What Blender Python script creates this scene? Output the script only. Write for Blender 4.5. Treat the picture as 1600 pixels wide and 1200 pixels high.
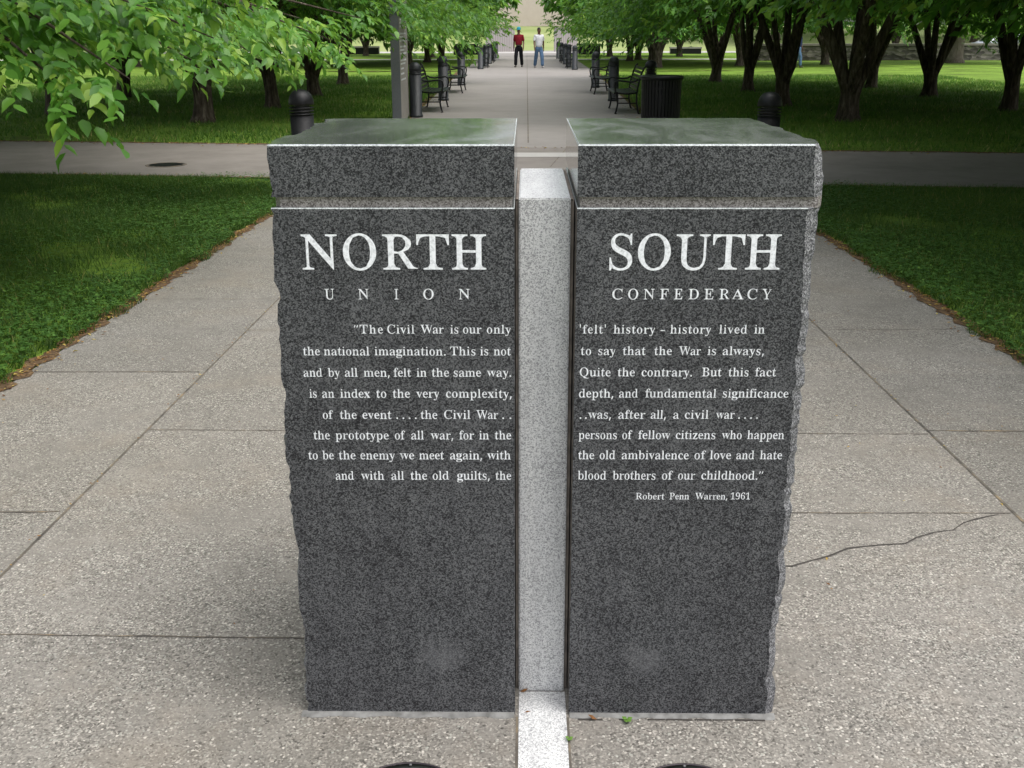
import bpy, bmesh, math, random
import numpy as np
from mathutils import Vector, Matrix

for o in list(bpy.data.objects): bpy.data.objects.remove(o)
S = bpy.context.scene
COL = S.collection
R = math.radians

# ---------------------------------------------------------------- camera
cd = bpy.data.cameras.new('camera'); cam = bpy.data.objects.new('camera', cd); COL.objects.link(cam)
cd.sensor_width = 36.0; cd.lens = 37.695; cd.clip_start = 0.05; cd.clip_end = 3000
_fw = Vector((-0.01285686, 0.95002435, -0.31191094)); _rt = Vector((0.99991477, 0.01292303, -0.00185495)); _up = Vector((-0.00226859, 0.31190821, 0.95010953))
M = Matrix.Identity(4)
for i in range(3):
    M[i][0] = _rt[i]; M[i][1] = _up[i]; M[i][2] = -_fw[i]
M[0][3], M[1][3], M[2][3] = -0.0294636, 0.0, 1.47
cam.matrix_world = M
S.camera = cam

# ---------------------------------------------------------------- sky and sun (bright overcast)
SUN_EL, SUN_AZ = R(66), R(118)          # azimuth measured from +Y clockwise
w = bpy.data.worlds.new('World'); S.world = w; w.use_nodes = True
nt = w.node_tree; bgn = nt.nodes['Background']
sky = nt.nodes.new('ShaderNodeTexSky'); sky.sky_type = 'NISHITA'; sky.sun_disc = False
sky.sun_elevation = SUN_EL; sky.sun_rotation = SUN_AZ; sky.dust_density = 4.0; sky.air_density = 1.0
hsv = nt.nodes.new('ShaderNodeHueSaturation'); hsv.inputs['Saturation'].default_value = 0.36
nt.links.new(sky.outputs[0], hsv.inputs['Color']); nt.links.new(hsv.outputs[0], bgn.inputs['Color'])
bgn.inputs['Strength'].default_value = 0.15
sl = bpy.data.lights.new('sun', 'SUN'); sl.energy = 1.15; sl.angle = R(80); sl.color = (1.0, 0.98, 0.95)
so = bpy.data.objects.new('sun', sl); COL.objects.link(so)
_d = Vector((math.sin(SUN_AZ) * math.cos(SUN_EL), math.cos(SUN_AZ) * math.cos(SUN_EL), math.sin(SUN_EL)))
so.rotation_euler = _d.to_track_quat('Z', 'Y').to_euler(); so.location = (0, 0, 30)
S.view_settings.view_transform = 'Standard'; S.view_settings.look = 'None'; S.view_settings.gamma = 1
S.view_settings.exposure = 0.80
S.render.engine = 'CYCLES'
S.cycles.max_bounces = 8; S.cycles.diffuse_bounces = 4; S.cycles.glossy_bounces = 3
S.cycles.transmission_bounces = 4; S.cycles.transparent_max_bounces = 4
S.cycles.use_denoising = True
S.cycles.sample_clamp_indirect = 6

# ---------------------------------------------------------------- helpers
SL = 0.0155
def gz(y): return -SL * (min(max(y, 2.2), 13.0) - 2.2)
def gza(y): return -SL * (np.clip(y, 2.2, 13.0) - 2.2)

def tag(o, label=None, cat=None, group=None, kind=None):
    if label: o['label'] = label
    if cat: o['category'] = cat
    if group: o['group'] = group
    if kind: o['kind'] = kind
    return o
def empty(name, loc=(0, 0, 0), rz=0.0, sc=1.0):
    o = bpy.data.objects.new(name, None); COL.objects.link(o)
    o.empty_display_size = 0.2
    o.location = loc; o.rotation_euler = (0, 0, rz); o.scale = (sc, sc, sc); return o
def add(name, me, parent=None, loc=(0, 0, 0)):
    o = bpy.data.objects.new(name, me); COL.objects.link(o); o.location = loc
    if parent is not None: o.parent = parent
    return o
def mesh(name, v, f, mats, smooth=False, mi=None):
    me = bpy.data.meshes.new(name); me.from_pydata([tuple(map(float, p)) for p in v], [], [tuple(map(int, q)) for q in f]); me.update()
    if not isinstance(mats, (list, tuple)): mats = [mats]
    for m in mats: me.materials.append(m)
    if mi is not None: me.polygons.foreach_set('material_index', list(mi))
    if smooth: me.polygons.foreach_set('use_smooth', [True] * len(me.polygons))
    return me
def npmesh(name, V, F, mats, smooth=False, attr=None, mi=None):
    """V (n,3), F (m,k) all faces of k corners; attr: per-vertex float called tint"""
    V = np.asarray(V, dtype=np.float32); F = np.asarray(F, dtype=np.int32); k = F.shape[1]
    me = bpy.data.meshes.new(name)
    me.vertices.add(len(V)); me.vertices.foreach_set('co', V.ravel())
    me.loops.add(F.size); me.loops.foreach_set('vertex_index', F.ravel())
    me.polygons.add(len(F)); me.polygons.foreach_set('loop_start', np.arange(0, F.size, k, dtype=np.int32))
    if not isinstance(mats, (list, tuple)): mats = [mats]
    for m in mats: me.materials.append(m)
    if mi is not None: me.polygons.foreach_set('material_index', np.asarray(mi, dtype=np.int32))
    if smooth: me.polygons.foreach_set('use_smooth', np.ones(len(F), dtype=bool))
    if attr is not None:
        a = me.attributes.new('tint', 'FLOAT', 'POINT'); a.data.foreach_set('value', np.asarray(attr, dtype=np.float32))
    me.update(calc_edges=True); me.validate(); return me
class MB:
    """collects shapes for ONE mesh"""
    def __init__(s): s.v = []; s.f = []; s.m = []
    def raw(s, v, f, m=0):
        b = len(s.v); s.v += [tuple(p) for p in v]; s.f += [tuple(i + b for i in q) for q in f]; s.m += [m] * len(f); return s
    def box(s, x0, x1, y0, y1, z0, z1, m=0):
        v = [(x0, y0, z0), (x1, y0, z0), (x1, y1, z0), (x0, y1, z0), (x0, y0, z1), (x1, y0, z1), (x1, y1, z1), (x0, y1, z1)]
        return s.raw(v, [(3, 2, 1, 0), (4, 5, 6, 7), (0, 1, 5, 4), (1, 2, 6, 5), (2, 3, 7, 6), (3, 0, 4, 7)], m)
    def tube(s, pts, rad, n=8, m=0, cap=True):
        pts = [Vector(p) for p in pts]
        if not isinstance(rad, (list, tuple)): rad = [rad] * len(pts)
        v = []; up = None
        for i, p in enumerate(pts):
            t = (pts[min(i + 1, len(pts) - 1)] - pts[max(i - 1, 0)]).normalized()
            if up is None:
                up = t.orthogonal().normalized()
            else:
                up = (up - t * up.dot(t));
                up = up.normalized() if up.length > 1e-5 else t.orthogonal().normalized()
            b = t.cross(up)
            for k in range(n):
                a = 2 * math.pi * k / n; v.append(p + (up * math.cos(a) + b * math.sin(a)) * rad[i])
        f = [(i * n + k, i * n + (k + 1) % n, (i + 1) * n + (k + 1) % n, (i + 1) * n + k) for i in range(len(pts) - 1) for k in range(n)]
        if cap: f += [tuple(reversed(range(n))), tuple(range((len(pts) - 1) * n, len(pts) * n))]
        return s.raw(v, f, m)
    def lathe(s, prof, n=24, m=0, cx=0, cy=0, cap=True):
        v = [(cx + r * math.cos(2 * math.pi * k / n), cy + r * math.sin(2 * math.pi * k / n), z) for r, z in prof for k in range(n)]
        f = [(i * n + k, i * n + (k + 1) % n, (i + 1) * n + (k + 1) % n, (i + 1) * n + k) for i in range(len(prof) - 1) for k in range(n)]
        if cap: f += [tuple(reversed(range(n))), tuple(range((len(prof) - 1) * n, len(prof) * n))]
        return s.raw(v, f, m)
    def build(s, name, mats, parent=None, smooth=False, loc=(0, 0, 0)):
        return add(name, mesh(name, s.v, s.f, mats, smooth, s.m), parent, loc)
def copy_tree(o, parent=None):
    c = o.copy(); COL.objects.link(c)
    if parent is not None: c.parent = parent
    for ch in [q for q in KIDS.get(o.name, [])]: 
        copy_kid(ch, c)
    return c
def copy_kid(ch, par):
    c = ch.copy(); COL.objects.link(c); c.parent = par
    for g in KIDS.get(ch.name, []): copy_kid(g, c)
KIDS = {}
def index_kids():
    KIDS.clear()
    for o in bpy.data.objects:
        if o.parent: KIDS.setdefault(o.parent.name, []).append(o)

# ---------------------------------------------------------------- materials
def mat(name, base=(0.5, 0.5, 0.5), rough=0.6, metal=0.0, spec=None):
    m = bpy.data.materials.new(name); m.use_nodes = True; b = m.node_tree.nodes['Principled BSDF']
    b.inputs['Base Color'].default_value = (*base, 1); b.inputs['Roughness'].default_value = rough; b.inputs['Metallic'].default_value = metal
    if spec is not None: b.inputs['Specular IOR Level'].default_value = spec
    return m
class NB:
    def __init__(s, m): s.t = m.node_tree; s.b = s.t.nodes['Principled BSDF']; s.tc = s.t.nodes.new('ShaderNodeTexCoord')
    def n(s, typ, **kw):
        q = s.t.nodes.new(typ)
        for k, v in kw.items(): setattr(q, k, v)
        return q
    def l(s, a, b): s.t.links.new(a, b)
    def noise(s, scale, detail=3, rough=0.5, src=None, dim='3D'):
        q = s.n('ShaderNodeTexNoise'); q.inputs['Scale'].default_value = scale; q.inputs['Detail'].default_value = detail; q.inputs['Roughness'].default_value = rough
        s.l(src or s.tc.outputs['Object'], q.inputs['Vector']); return q.outputs['Fac']
    def vor(s, scale, src=None, feature='F1'):
        q = s.n('ShaderNodeTexVoronoi', feature=feature); q.inputs['Scale'].default_value = scale
        s.l(src or s.tc.outputs['Object'], q.inputs['Vector']); return q
    def mapping(s, scale=(1, 1, 1), rot=(0, 0, 0)):
        q = s.n('ShaderNodeMapping'); q.inputs['Scale'].default_value = scale; q.inputs['Rotation'].default_value = rot
        s.l(s.tc.outputs['Object'], q.inputs['Vector']); return q.outputs[0]
    def ramp(s, fac, stops, interp='LINEAR'):
        q = s.n('ShaderNodeValToRGB'); cr = q.color_ramp; cr.interpolation = interp
        while len(cr.elements) < len(stops): cr.elements.new(0.5)
        for e, (p, c) in zip(cr.elements, stops):
            e.position = p; c = c if isinstance(c, (tuple, list)) else (c, c, c); e.color = (*c, 1)
        s.l(fac, q.inputs['Fac']); return q.outputs['Color']
    def mix(s, fac, a, b, blend='MIX'):
        q = s.n('ShaderNodeMix', data_type='RGBA', blend_type=blend)
        for sock, v in ((q.inputs[0], fac), (q.inputs[6], a), (q.inputs[7], b)):
            if isinstance(v, (int, float)): sock.default_value = v
            elif isinstance(v, (tuple, list)): sock.default_value = (*v, 1)
            else: s.l(v, sock)
        return q.outputs[2]
    def math(s, op, a, b=0.0):
        q = s.n('ShaderNodeMath', operation=op)
        for sock, v in ((q.inputs[0], a), (q.inputs[1], b)):
            if isinstance(v, (int, float)): sock.default_value = v
            else: s.l(v, sock)
        return q.outputs[0]
    def color(s, c): s.l(c, s.b.inputs['Base Color'])
    def rough(s, c): s.l(c, s.b.inputs['Roughness'])
    def bump(s, h, strength=0.3, dist=0.01):
        q = s.n('ShaderNodeBump'); q.inputs['Strength'].default_value = strength; q.inputs['Distance'].default_value = dist
        s.l(h, q.inputs['Height']); s.l(q.outputs[0], s.b.inputs['Normal'])

def granite(name, dark, grey, light, rough, scale=440, bumpy=0.0, patch=None, spec=0.5):
    m = mat(name, rough=rough, spec=spec); k = NB(m)
    v1 = k.vor(scale); v2 = k.vor(scale * 0.62)
    sep = k.n('ShaderNodeSeparateColor'); k.l(v1.outputs['Color'], sep.inputs[0])
    sep2 = k.n('ShaderNodeSeparateColor'); k.l(v2.outputs['Color'], sep2.inputs[0])
    g = k.math('ADD', k.math('MULTIPLY', sep.outputs[0], 0.72), k.math('MULTIPLY', sep2.outputs[1], 0.28))
    big = k.noise(9, 2); g = k.math('ADD', g, k.math('MULTIPLY', k.math('SUBTRACT', big, 0.5), 0.26))
    c = k.ramp(g, [(0.24, dark), (0.38, tuple(0.55 * q + 0.45 * d for q, d in zip(grey, dark))), (0.5, grey), (0.80, light)])
    if patch is not None:
        # worn pale rub on the stone: blurred box round (px, pz)
        sx = k.n('ShaderNodeSeparateXYZ'); k.l(k.tc.outputs['Object'], sx.inputs[0])
        px, pz, rx, rz = patch
        nz = k.math('MULTIPLY', k.math('SUBTRACT', k.noise(26, 4), 0.5), 1.6)
        dx = k.math('DIVIDE', k.math('ABSOLUTE', k.math('SUBTRACT', sx.outputs[0], px)), rx)
        dz = k.math('DIVIDE', k.math('ABSOLUTE', k.math('SUBTRACT', sx.outputs[2], pz)), rz)
        dd = k.math('ADD', k.math('SQRT', k.math('ADD', k.math('POWER', dx, 2.0), k.math('POWER', dz, 2.0))), nz)
        fac = k.ramp(dd, [(0.35, 0.30), (1.25, 0.0)])
        c = k.mix(fac, c, (0.17, 0.17, 0.175))
    st = k.noise(3.0, 5, 0.6, k.mapping((9, 1, 1.1)))
    c = k.mix(1.0, c, k.ramp(st, [(0.3, (0.86, 0.86, 0.87)), (0.7, (1.12, 1.12, 1.11))]), 'MULTIPLY')
    k.color(c)
    if bumpy: k.bump(k.noise(38, 5, 0.6), 0.9, bumpy)
    return m
GD, GG, GL = (0.007, 0.007, 0.009), (0.056, 0.058, 0.062), (0.13, 0.131, 0.135)
m_gr_face_n = granite('honed_dark_granite_north', GD, GG, GL, 0.42, patch=(-0.217, 0.152, 0.062, 0.052), spec=0.35)
m_gr_face_s = granite('honed_dark_granite_south', GD, GG, GL, 0.42, patch=(0.236, 0.145, 0.055, 0.05), spec=0.35)
m_gr_pol = granite('polished_dark_granite', GD, (0.05, 0.052, 0.055), (0.11, 0.11, 0.115), 0.07, spec=0.55)
m_gr_top = granite('polished_granite_top', (0.05, 0.055, 0.052), (0.11, 0.118, 0.112), (0.17, 0.178, 0.17), 0.16, spec=0.6)  # dusty top; greenish tree reflection is mixed into the base colour
k = NB(m_gr_top); k.b.inputs['Base Color'].default_value = (0, 0, 0, 1)
_old = [l.from_socket for l in m_gr_top.node_tree.links if l.to_socket == k.b.inputs['Base Color']][0]
_wp = k.n('ShaderNodeTexNoise'); _wp.inputs['Scale'].default_value = 5.0; _wp.inputs['Detail'].default_value = 6; _wp.inputs['Distortion'].default_value = 1.8; k.l(k.mapping((1.2, .5, 1)), _wp.inputs['Vector'])
k.color(k.mix(k.ramp(_wp.outputs['Fac'], [(0.42, 0.0), (0.70, 0.35)]), _old, (0.27, 0.275, 0.265))); k.rough(k.ramp(_wp.outputs['Fac'], [(0.38, 0.08), (0.68, 0.20)]))  # streaky reflections and dust drawn as pale swirls in the colour
m_gr_rough = granite('split_granite', (0.045, 0.045, 0.05), (0.125, 0.125, 0.132), (0.30, 0.30, 0.31), 0.8, bumpy=0.012)
m_gr_edge = granite('pale_granite_edge', (0.22, 0.24, 0.24), (0.40, 0.43, 0.42), (0.5, 0.53, 0.52), 0.5)  # edge line, paler than the face granite
m_gr_neck = granite('sawn_granite_groove', (0.09, 0.078, 0.072), (0.25, 0.225, 0.215), (0.36, 0.335, 0.325), 0.6)
m_gr_white = granite('pale_granite', (0.32, 0.32, 0.325), (0.68, 0.68, 0.67), (0.76, 0.76, 0.75), 0.5, scale=480)
m_gr_white_top = granite('pale_granite_polished', (0.40, 0.40, 0.39), (0.66, 0.66, 0.65), (0.72, 0.72, 0.71), 0.22, scale=480)
m_letter = mat('letter_paint', (0.72, 0.73, 0.75), 0.7)
k = NB(m_letter); k.color(k.ramp(k.noise(120, 5, 0.7), [(0.28, (0.45, 0.46, 0.475)), (0.55, (0.84, 0.85, 0.87))]))
m_seal = mat('joint_sealant', (0.10, 0.085, 0.07), 0.7)
k = NB(m_seal); k.color(k.ramp(k.noise(30, 4), [(0.3, (0.13, 0.11, 0.095)), (0.7, (0.30, 0.255, 0.21))]))
m_mortar = mat('mortar', (0.35, 0.36, 0.35), 0.85)
k = NB(m_mortar); k.color(k.ramp(k.noise(40, 5), [(0.3, (0.12, 0.118, 0.11)), (0.65, (0.25, 0.248, 0.236))])); k.bump(k.noise(120, 3), 0.4, 0.004)
m_joint = mat('dirty_joint', (0.05, 0.042, 0.035), 0.9)
k = NB(m_joint); k.color(k.ramp(k.noise(14, 5), [(0.35, (0.065, 0.058, 0.05)), (0.56, (0.15, 0.128, 0.10)), (0.70, (0.28, 0.21, 0.12))]))
m_soil = mat('worn_soil', rough=0.95, spec=0.1); k = NB(m_soil); k.color(k.ramp(k.noise(45, 6, 0.7), [(0.32, (0.055, 0.036, 0.022)), (0.52, (0.13, 0.085, 0.05)), (0.70, (0.30, 0.20, 0.10))])); k.bump(k.noise(60, 4), .6, .01)
m_crack = mat('crack', (0.06, 0.053, 0.047), 0.95)

def aggregate(name, stones=True):
    m = mat(name, rough=0.8, spec=0.3); k = NB(m)
    warp = k.n('ShaderNodeMix', data_type='RGBA', blend_type='LINEAR_LIGHT'); warp.inputs[0].default_value = 0.004
    nz = k.n('ShaderNodeTexNoise'); nz.inputs['Scale'].default_value = 60; k.l(k.tc.outputs['Object'], nz.inputs['Vector'])
    k.l(k.tc.outputs['Object'], warp.inputs[6]); k.l(nz.outputs['Color'], warp.inputs[7]); src = warp.outputs[2]
    big = k.noise(1.1, 5, 0.6); mid = k.noise(6.5, 4, 0.6); stain = k.noise(0.45, 3)
    cem = k.ramp(k.math('ADD', k.math('MULTIPLY', mid, 0.6), k.math('MULTIPLY', big, 0.4)), [(0.3, (0.170, 0.165, 0.154)), (0.52, (0.245, 0.237, 0.222)), (0.72, (0.315, 0.305, 0.285))])
    v = k.vor(125, src); v2 = k.vor(225, src)
    sep = k.n('ShaderNodeSeparateColor'); k.l(v.outputs['Color'], sep.inputs[0])
    sp2 = k.n('ShaderNodeSeparateColor'); k.l(v2.outputs['Color'], sp2.inputs[0])
    st = k.ramp(sep.outputs[0], [(0.0, (0.080, 0.077, 0.072)), (0.3, (0.190, 0.184, 0.172)), (0.6, (0.290, 0.281, 0.262)), (0.84, (0.400, 0.416, 0.389)), (0.97, (0.640, 0.620, 0.585))])
    st2 = k.ramp(sp2.outputs[1], [(0.0, (0.070, 0.068, 0.063)), (0.5, (0.220, 0.213, 0.199)), (0.9, (0.420, 0.407, 0.380)), (0.985, (0.600, 0.581, 0.545))])
    inst = k.ramp(v.outputs['Distance'], [(0.30, 1.0), (0.52, 0.0)])
    expo = k.ramp(k.math('ADD', k.math('MULTIPLY', k.noise(2.6, 4, 0.65), 0.75), k.math('MULTIPLY', sep.outputs[2], 0.25)), [(0.36, 0.12), (0.58, 1.0)])
    base = k.mix(k.math('MULTIPLY', expo, 0.85), cem, st2)
    c = k.mix(k.math('MULTIPLY', inst, expo), base, st)
    c = k.mix(1.0, c, k.ramp(stain, [(0.3, (0.820, 0.794, 0.742)), (0.7, (1.08, 1.06, 1.05))]), 'MULTIPLY')
    # each cast slab has its own tone; brown stains wander over them
    sx = k.n('ShaderNodeSeparateXYZ'); k.l(k.tc.outputs['Object'], sx.inputs[0])
    xb = k.math('ADD', k.math('GREATER_THAN', sx.outputs[0], -1.53), k.math('GREATER_THAN', sx.outputs[0], 1.55))
    off = k.math('MULTIPLY', k.math('ABSOLUTE', k.math('SUBTRACT', xb, 1.0)), 0.79)
    iy = k.math('FLOOR', k.math('DIVIDE', k.math('SUBTRACT', k.math('SUBTRACT', sx.outputs[1], 2.4), off), 1.565))
    cb = k.n('ShaderNodeCombineXYZ'); k.l(xb, cb.inputs[0]); k.l(iy, cb.inputs[1])
    wn = k.n('ShaderNodeTexWhiteNoise', noise_dimensions='2D'); k.l(cb.outputs[0], wn.inputs['Vector'])
    c = k.mix(1.0, c, k.ramp(wn.outputs['Value'], [(0.0, (0.86, 0.85, 0.83)), (1.0, (1.05, 1.03, 1.0))]), 'MULTIPLY')
    c = k.mix(k.ramp(k.noise(1.9, 6, 0.7), [(0.52, 0.0), (0.72, 0.38)]), c, (0.27, 0.225, 0.175))
    c = k.mix(k.ramp(k.noise(5.3, 5, 0.75), [(0.62, 0.0), (0.76, 0.35)]), c, (0.12, 0.112, 0.105))
    k.color(c); k.bump(k.math('MULTIPLY', k.math('SUBTRACT', 1.0, v.outputs['Distance']), expo), 0.55, 0.005)
    return m
m_agg = aggregate('exposed_aggregate_concrete')
def concrete(name, a, b, sc=3.0):
    m = mat(name, rough=0.85, spec=0.25); k = NB(m)
    n1 = k.noise(sc, 6, 0.6); n2 = k.noise(0.35, 4, 0.6); f = k.noise(160, 2)
    g = k.math('ADD', k.math('MULTIPLY', n1, 0.4), k.math('ADD', k.math('MULTIPLY', n2, 0.4), k.math('MULTIPLY', f, 0.2)))
    k.color(k.ramp(g, [(0.32, a), (0.66, b)])); k.bump(f, 0.25, 0.003); return m
m_conc = concrete('weathered_concrete', (0.23, 0.212, 0.195), (0.30, 0.28, 0.26))
m_conc_warm = concrete('crossing_concrete', (0.17, 0.152, 0.135), (0.28, 0.255, 0.23))
m_conc_pale = concrete('pale_paving', (0.36, 0.35, 0.33), (0.5, 0.48, 0.45))
m_lawn = mat('lawn_turf', rough=0.9, spec=0.1); k = NB(m_lawn)
n1 = k.noise(0.55, 5, 0.62); n2 = k.noise(9, 5, 0.7)
g = k.math('ADD', k.math('MULTIPLY', n1, 0.55), k.math('MULTIPLY', n2, 0.45))
k.color(k.ramp(g, [(0.30, (0.085, 0.07, 0.034)), (0.40, (0.085, 0.13, 0.022)), (0.55, (0.15, 0.25, 0.034)), (0.7, (0.26, 0.36, 0.065))])); k.bump(n2, 0.6, 0.05)
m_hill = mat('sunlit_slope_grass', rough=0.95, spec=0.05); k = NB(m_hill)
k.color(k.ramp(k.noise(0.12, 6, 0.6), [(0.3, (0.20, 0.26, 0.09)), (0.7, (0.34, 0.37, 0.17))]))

def leafmat(name, ramp, trans=0.35, tcol=(0.2, 0.42, 0.04), rough=0.38):
    m = bpy.data.materials.new(name); m.use_nodes = True; t = m.node_tree; b = t.nodes['Principled BSDF']; out = t.nodes['Material Output']
    at = t.nodes.new('ShaderNodeAttribute'); at.attribute_name = 'tint'
    q = t.nodes.new('ShaderNodeValToRGB'); cr = q.color_ramp
    while len(cr.elements) < len(ramp): cr.elements.new(0.5)
    for e, (p, c) in zip(cr.elements, ramp): e.position = p; e.color = (*c, 1)
    t.links.new(at.outputs['Fac'], q.inputs['Fac']); t.links.new(q.outputs[0], b.inputs['Base Color'])
    b.inputs['Roughness'].default_value = rough; b.inputs['Specular IOR Level'].default_value = 0.36
    tr = t.nodes.new('ShaderNodeBsdfTranslucent'); mx = t.nodes.new('ShaderNodeMix'); mx.data_type = 'RGBA'; mx.blend_type = 'MIX'; mx.inputs[0].default_value = 0.5
    t.links.new(q.outputs[0], mx.inputs[6]); mx.inputs[7].default_value = (*tcol, 1); t.links.new(mx.outputs[2], tr.inputs['Color'])
    ms = t.nodes.new('ShaderNodeMixShader'); ms.inputs[0].default_value = trans
    t.links.new(b.outputs[0], ms.inputs[1]); t.links.new(tr.outputs[0], ms.inputs[2]); t.links.new(ms.outputs[0], out.inputs['Surface']); return m
m_leaf = leafmat('tree_leaf', [(0.0, (0.026, 0.10, 0.014)), (0.4, (0.068, 0.205, 0.026)), (0.75, (0.145, 0.34, 0.05)), (1.0, (0.30, 0.47, 0.07))], 0.42, (0.32, 0.55, 0.07))
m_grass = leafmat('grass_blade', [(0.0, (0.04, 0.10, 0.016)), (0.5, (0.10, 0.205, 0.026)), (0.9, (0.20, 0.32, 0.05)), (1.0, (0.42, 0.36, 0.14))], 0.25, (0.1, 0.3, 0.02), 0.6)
m_grass_near = leafmat('shade_tinted_grass', [(0.0, (0.025, 0.065, 0.012)), (0.5, (0.075, 0.14, 0.018)), (0.9, (0.16, 0.235, 0.035)), (1.0, (0.40, 0.33, 0.12))], 0.25, (0.1, 0.3, 0.02), 0.6)  # darker turf species, with the trees' shade put into its colour
m_clover = leafmat('clover_leaf', [(0.0, (0.03, 0.085, 0.016)), (0.6, (0.065, 0.155, 0.024)), (1.0, (0.14, 0.27, 0.045))], 0.25, (0.1, 0.3, 0.03), 0.6)
m_litter = leafmat('dry_leaf', [(0.0, (0.10, 0.045, 0.02)), (0.4, (0.24, 0.11, 0.04)), (0.7, (0.42, 0.28, 0.07)), (1.0, (0.55, 0.45, 0.12))], 0.15, (0.4, 0.25, 0.06), 0.8)
m_bark = mat('bark', rough=0.9, spec=0.15); k = NB(m_bark)
mp = k.mapping((9, 9, 1.6)); nb = k.noise(2.2, 6, 0.65, mp)
k.color(k.ramp(nb, [(0.32, (0.028, 0.021, 0.016)), (0.52, (0.095, 0.074, 0.058)), (0.72, (0.22, 0.185, 0.15))])); k.bump(nb, 0.9, 0.04)
m_bark_pale = mat('pale_bark', rough=0.9, spec=0.15); k = NB(m_bark_pale)
nb = k.noise(2.2, 6, 0.65, k.mapping((7, 7, 1.4))); k.color(k.ramp(nb, [(0.3, (0.10, 0.08, 0.065)), (0.7, (0.24, 0.20, 0.17))])); k.bump(nb, 0.9, 0.04)
m_black = mat('black_powder_coat', (0.012, 0.0125, 0.014), 0.42, spec=0.28)
k = NB(m_black); k.color(k.ramp(k.noise(25, 4), [(0.3, (0.006, 0.006, 0.007)), (0.7, (0.012, 0.0125, 0.014))])); k.rough(k.ramp(k.noise(14, 3), [(0.3, 0.34), (0.7, 0.52)]))
m_bol = mat('bollard_paint', (0.02, 0.023, 0.027), 0.5, spec=0.5)
k = NB(m_bol); k.color(k.ramp(k.noise(12, 4), [(0.3, (0.010, 0.012, 0.015)), (0.7, (0.024, 0.028, 0.033))]))
m_lamp_lens = mat('dark_lens', (0.03, 0.032, 0.035), 0.25)
# ================================================================ ground, paths
def hill_z(x, y):
    t = np.clip((y - 104.0) / 50.0, 0, 1); t = t * t * (3 - 2 * t)
    return 2.4 * t
def ground_z(x, y): return gza(y) + hill_z(x, y)
ys = [-400, -60, -15, 0, 2.2, 4, 6, 8, 10, 11.5, 13, 15, 18, 25, 40, 60, 80, 95] + list(range(104, 182, 6)) + [200, 260, 400, 900, 1800]
xs = [-1500, -500, -200, -100, -60, -40, -20, -10, -3, 3, 10, 20, 40, 60, 100, 200, 500, 1500]
V = [(x, y, float(ground_z(x, np.float64(y))) - 0.012) for y in ys for x in xs]
F = [(j * len(xs) + i, j * len(xs) + i + 1, (j + 1) * len(xs) + i + 1, (j + 1) * len(xs) + i) for j in range(len(ys) - 1) for i in range(len(xs) - 1)]
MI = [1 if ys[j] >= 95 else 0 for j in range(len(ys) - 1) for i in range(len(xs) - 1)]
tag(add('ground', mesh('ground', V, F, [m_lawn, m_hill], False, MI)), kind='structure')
def sheet(name, m, corners_near, corners_far, nx=1, nr=1, dz=0.0, rows=None):
    """corners_near/far: lists of (x, y) with equal length; ruled sheet between them following the ground"""
    v = []; f = []; n = len(corners_near); rows = rows or [i / nr for i in range(nr + 1)]
    for t in rows:
        for (xa, ya), (xb, yb) in zip(corners_near, corners_far):
            x = xa + (xb - xa) * t; y = ya + (yb - ya) * t; v.append((x, y, float(ground_z(x, np.float64(y))) + dz))
    for j in range(len(rows) - 1):
        for i in range(n - 1): f.append((j * n + i, j * n + i + 1, (j + 1) * n + i + 1, (j + 1) * n + i))
    return tag(add(name, mesh(name, v, f, m)), kind='structure')
near_e = lambda x: 12.45 - 0.12 * x
far_e = lambda x: 16.32 - 0.122 * x
HW = 2.36
# memorial path (exposed aggregate), wavy turf edge comes from the grass on top of it
pxs = [-HW, -1.2, 0, 1.2, HW]
sheet('path', m_agg, [(x, -8) for x in pxs], [(x, 2.2) for x in pxs])
sheet('path', m_agg, [(x, 2.2) for x in pxs], [(x, near_e(x)) for x in pxs], nr=2)
cx = [-45 + i * 3 for i in range(31)]
rows = [i / 8 for i in range(9)]
sheet('crossing_path', m_conc_warm, [(x, near_e(x) + .002) for x in cx], [(x, far_e(x)) for x in cx], rows=rows)
half = lambda y: float(np.interp(y, [16, 21, 48, 104], [2.25, 2.32, 2.9, 3.25]))
sheet('avenue_path', m_conc, [(x, far_e(x) + .002) for x in (-2.25, 0, 2.25)], [(-2.3, 20), (0, 20), (2.3, 20)])
yy = [20, 30, 40, 48, 60, 75, 90, 104]
v = []; f = []
for y in yy: v += [(-half(y), y, gz(y)), (0, y, gz(y)), (half(y), y, gz(y))]
for i in range(len(yy) - 1):
    for j in range(2): f.append((i * 3 + j, i * 3 + j + 1, i * 3 + j + 4, i * 3 + j + 3))
tag(add('avenue_path', mesh('avenue_path', v, f, m_conc)), kind='structure')
sheet('brick_band', m_conc_pale, [(x, 15.0) for x in (-2.2, 0, 2.2)], [(x, 15.55) for x in (-2.2, 0, 2.2)], dz=0.004)
for y0, y1, dz in ((69.5, 71.6, -0.002), (92.0, 99.0, 0.004)):
    sheet('crossing_path', m_conc_pale, [(-60, y0), (60, y0)], [(-60, y1), (60, y1)], dz=dz)
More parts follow.
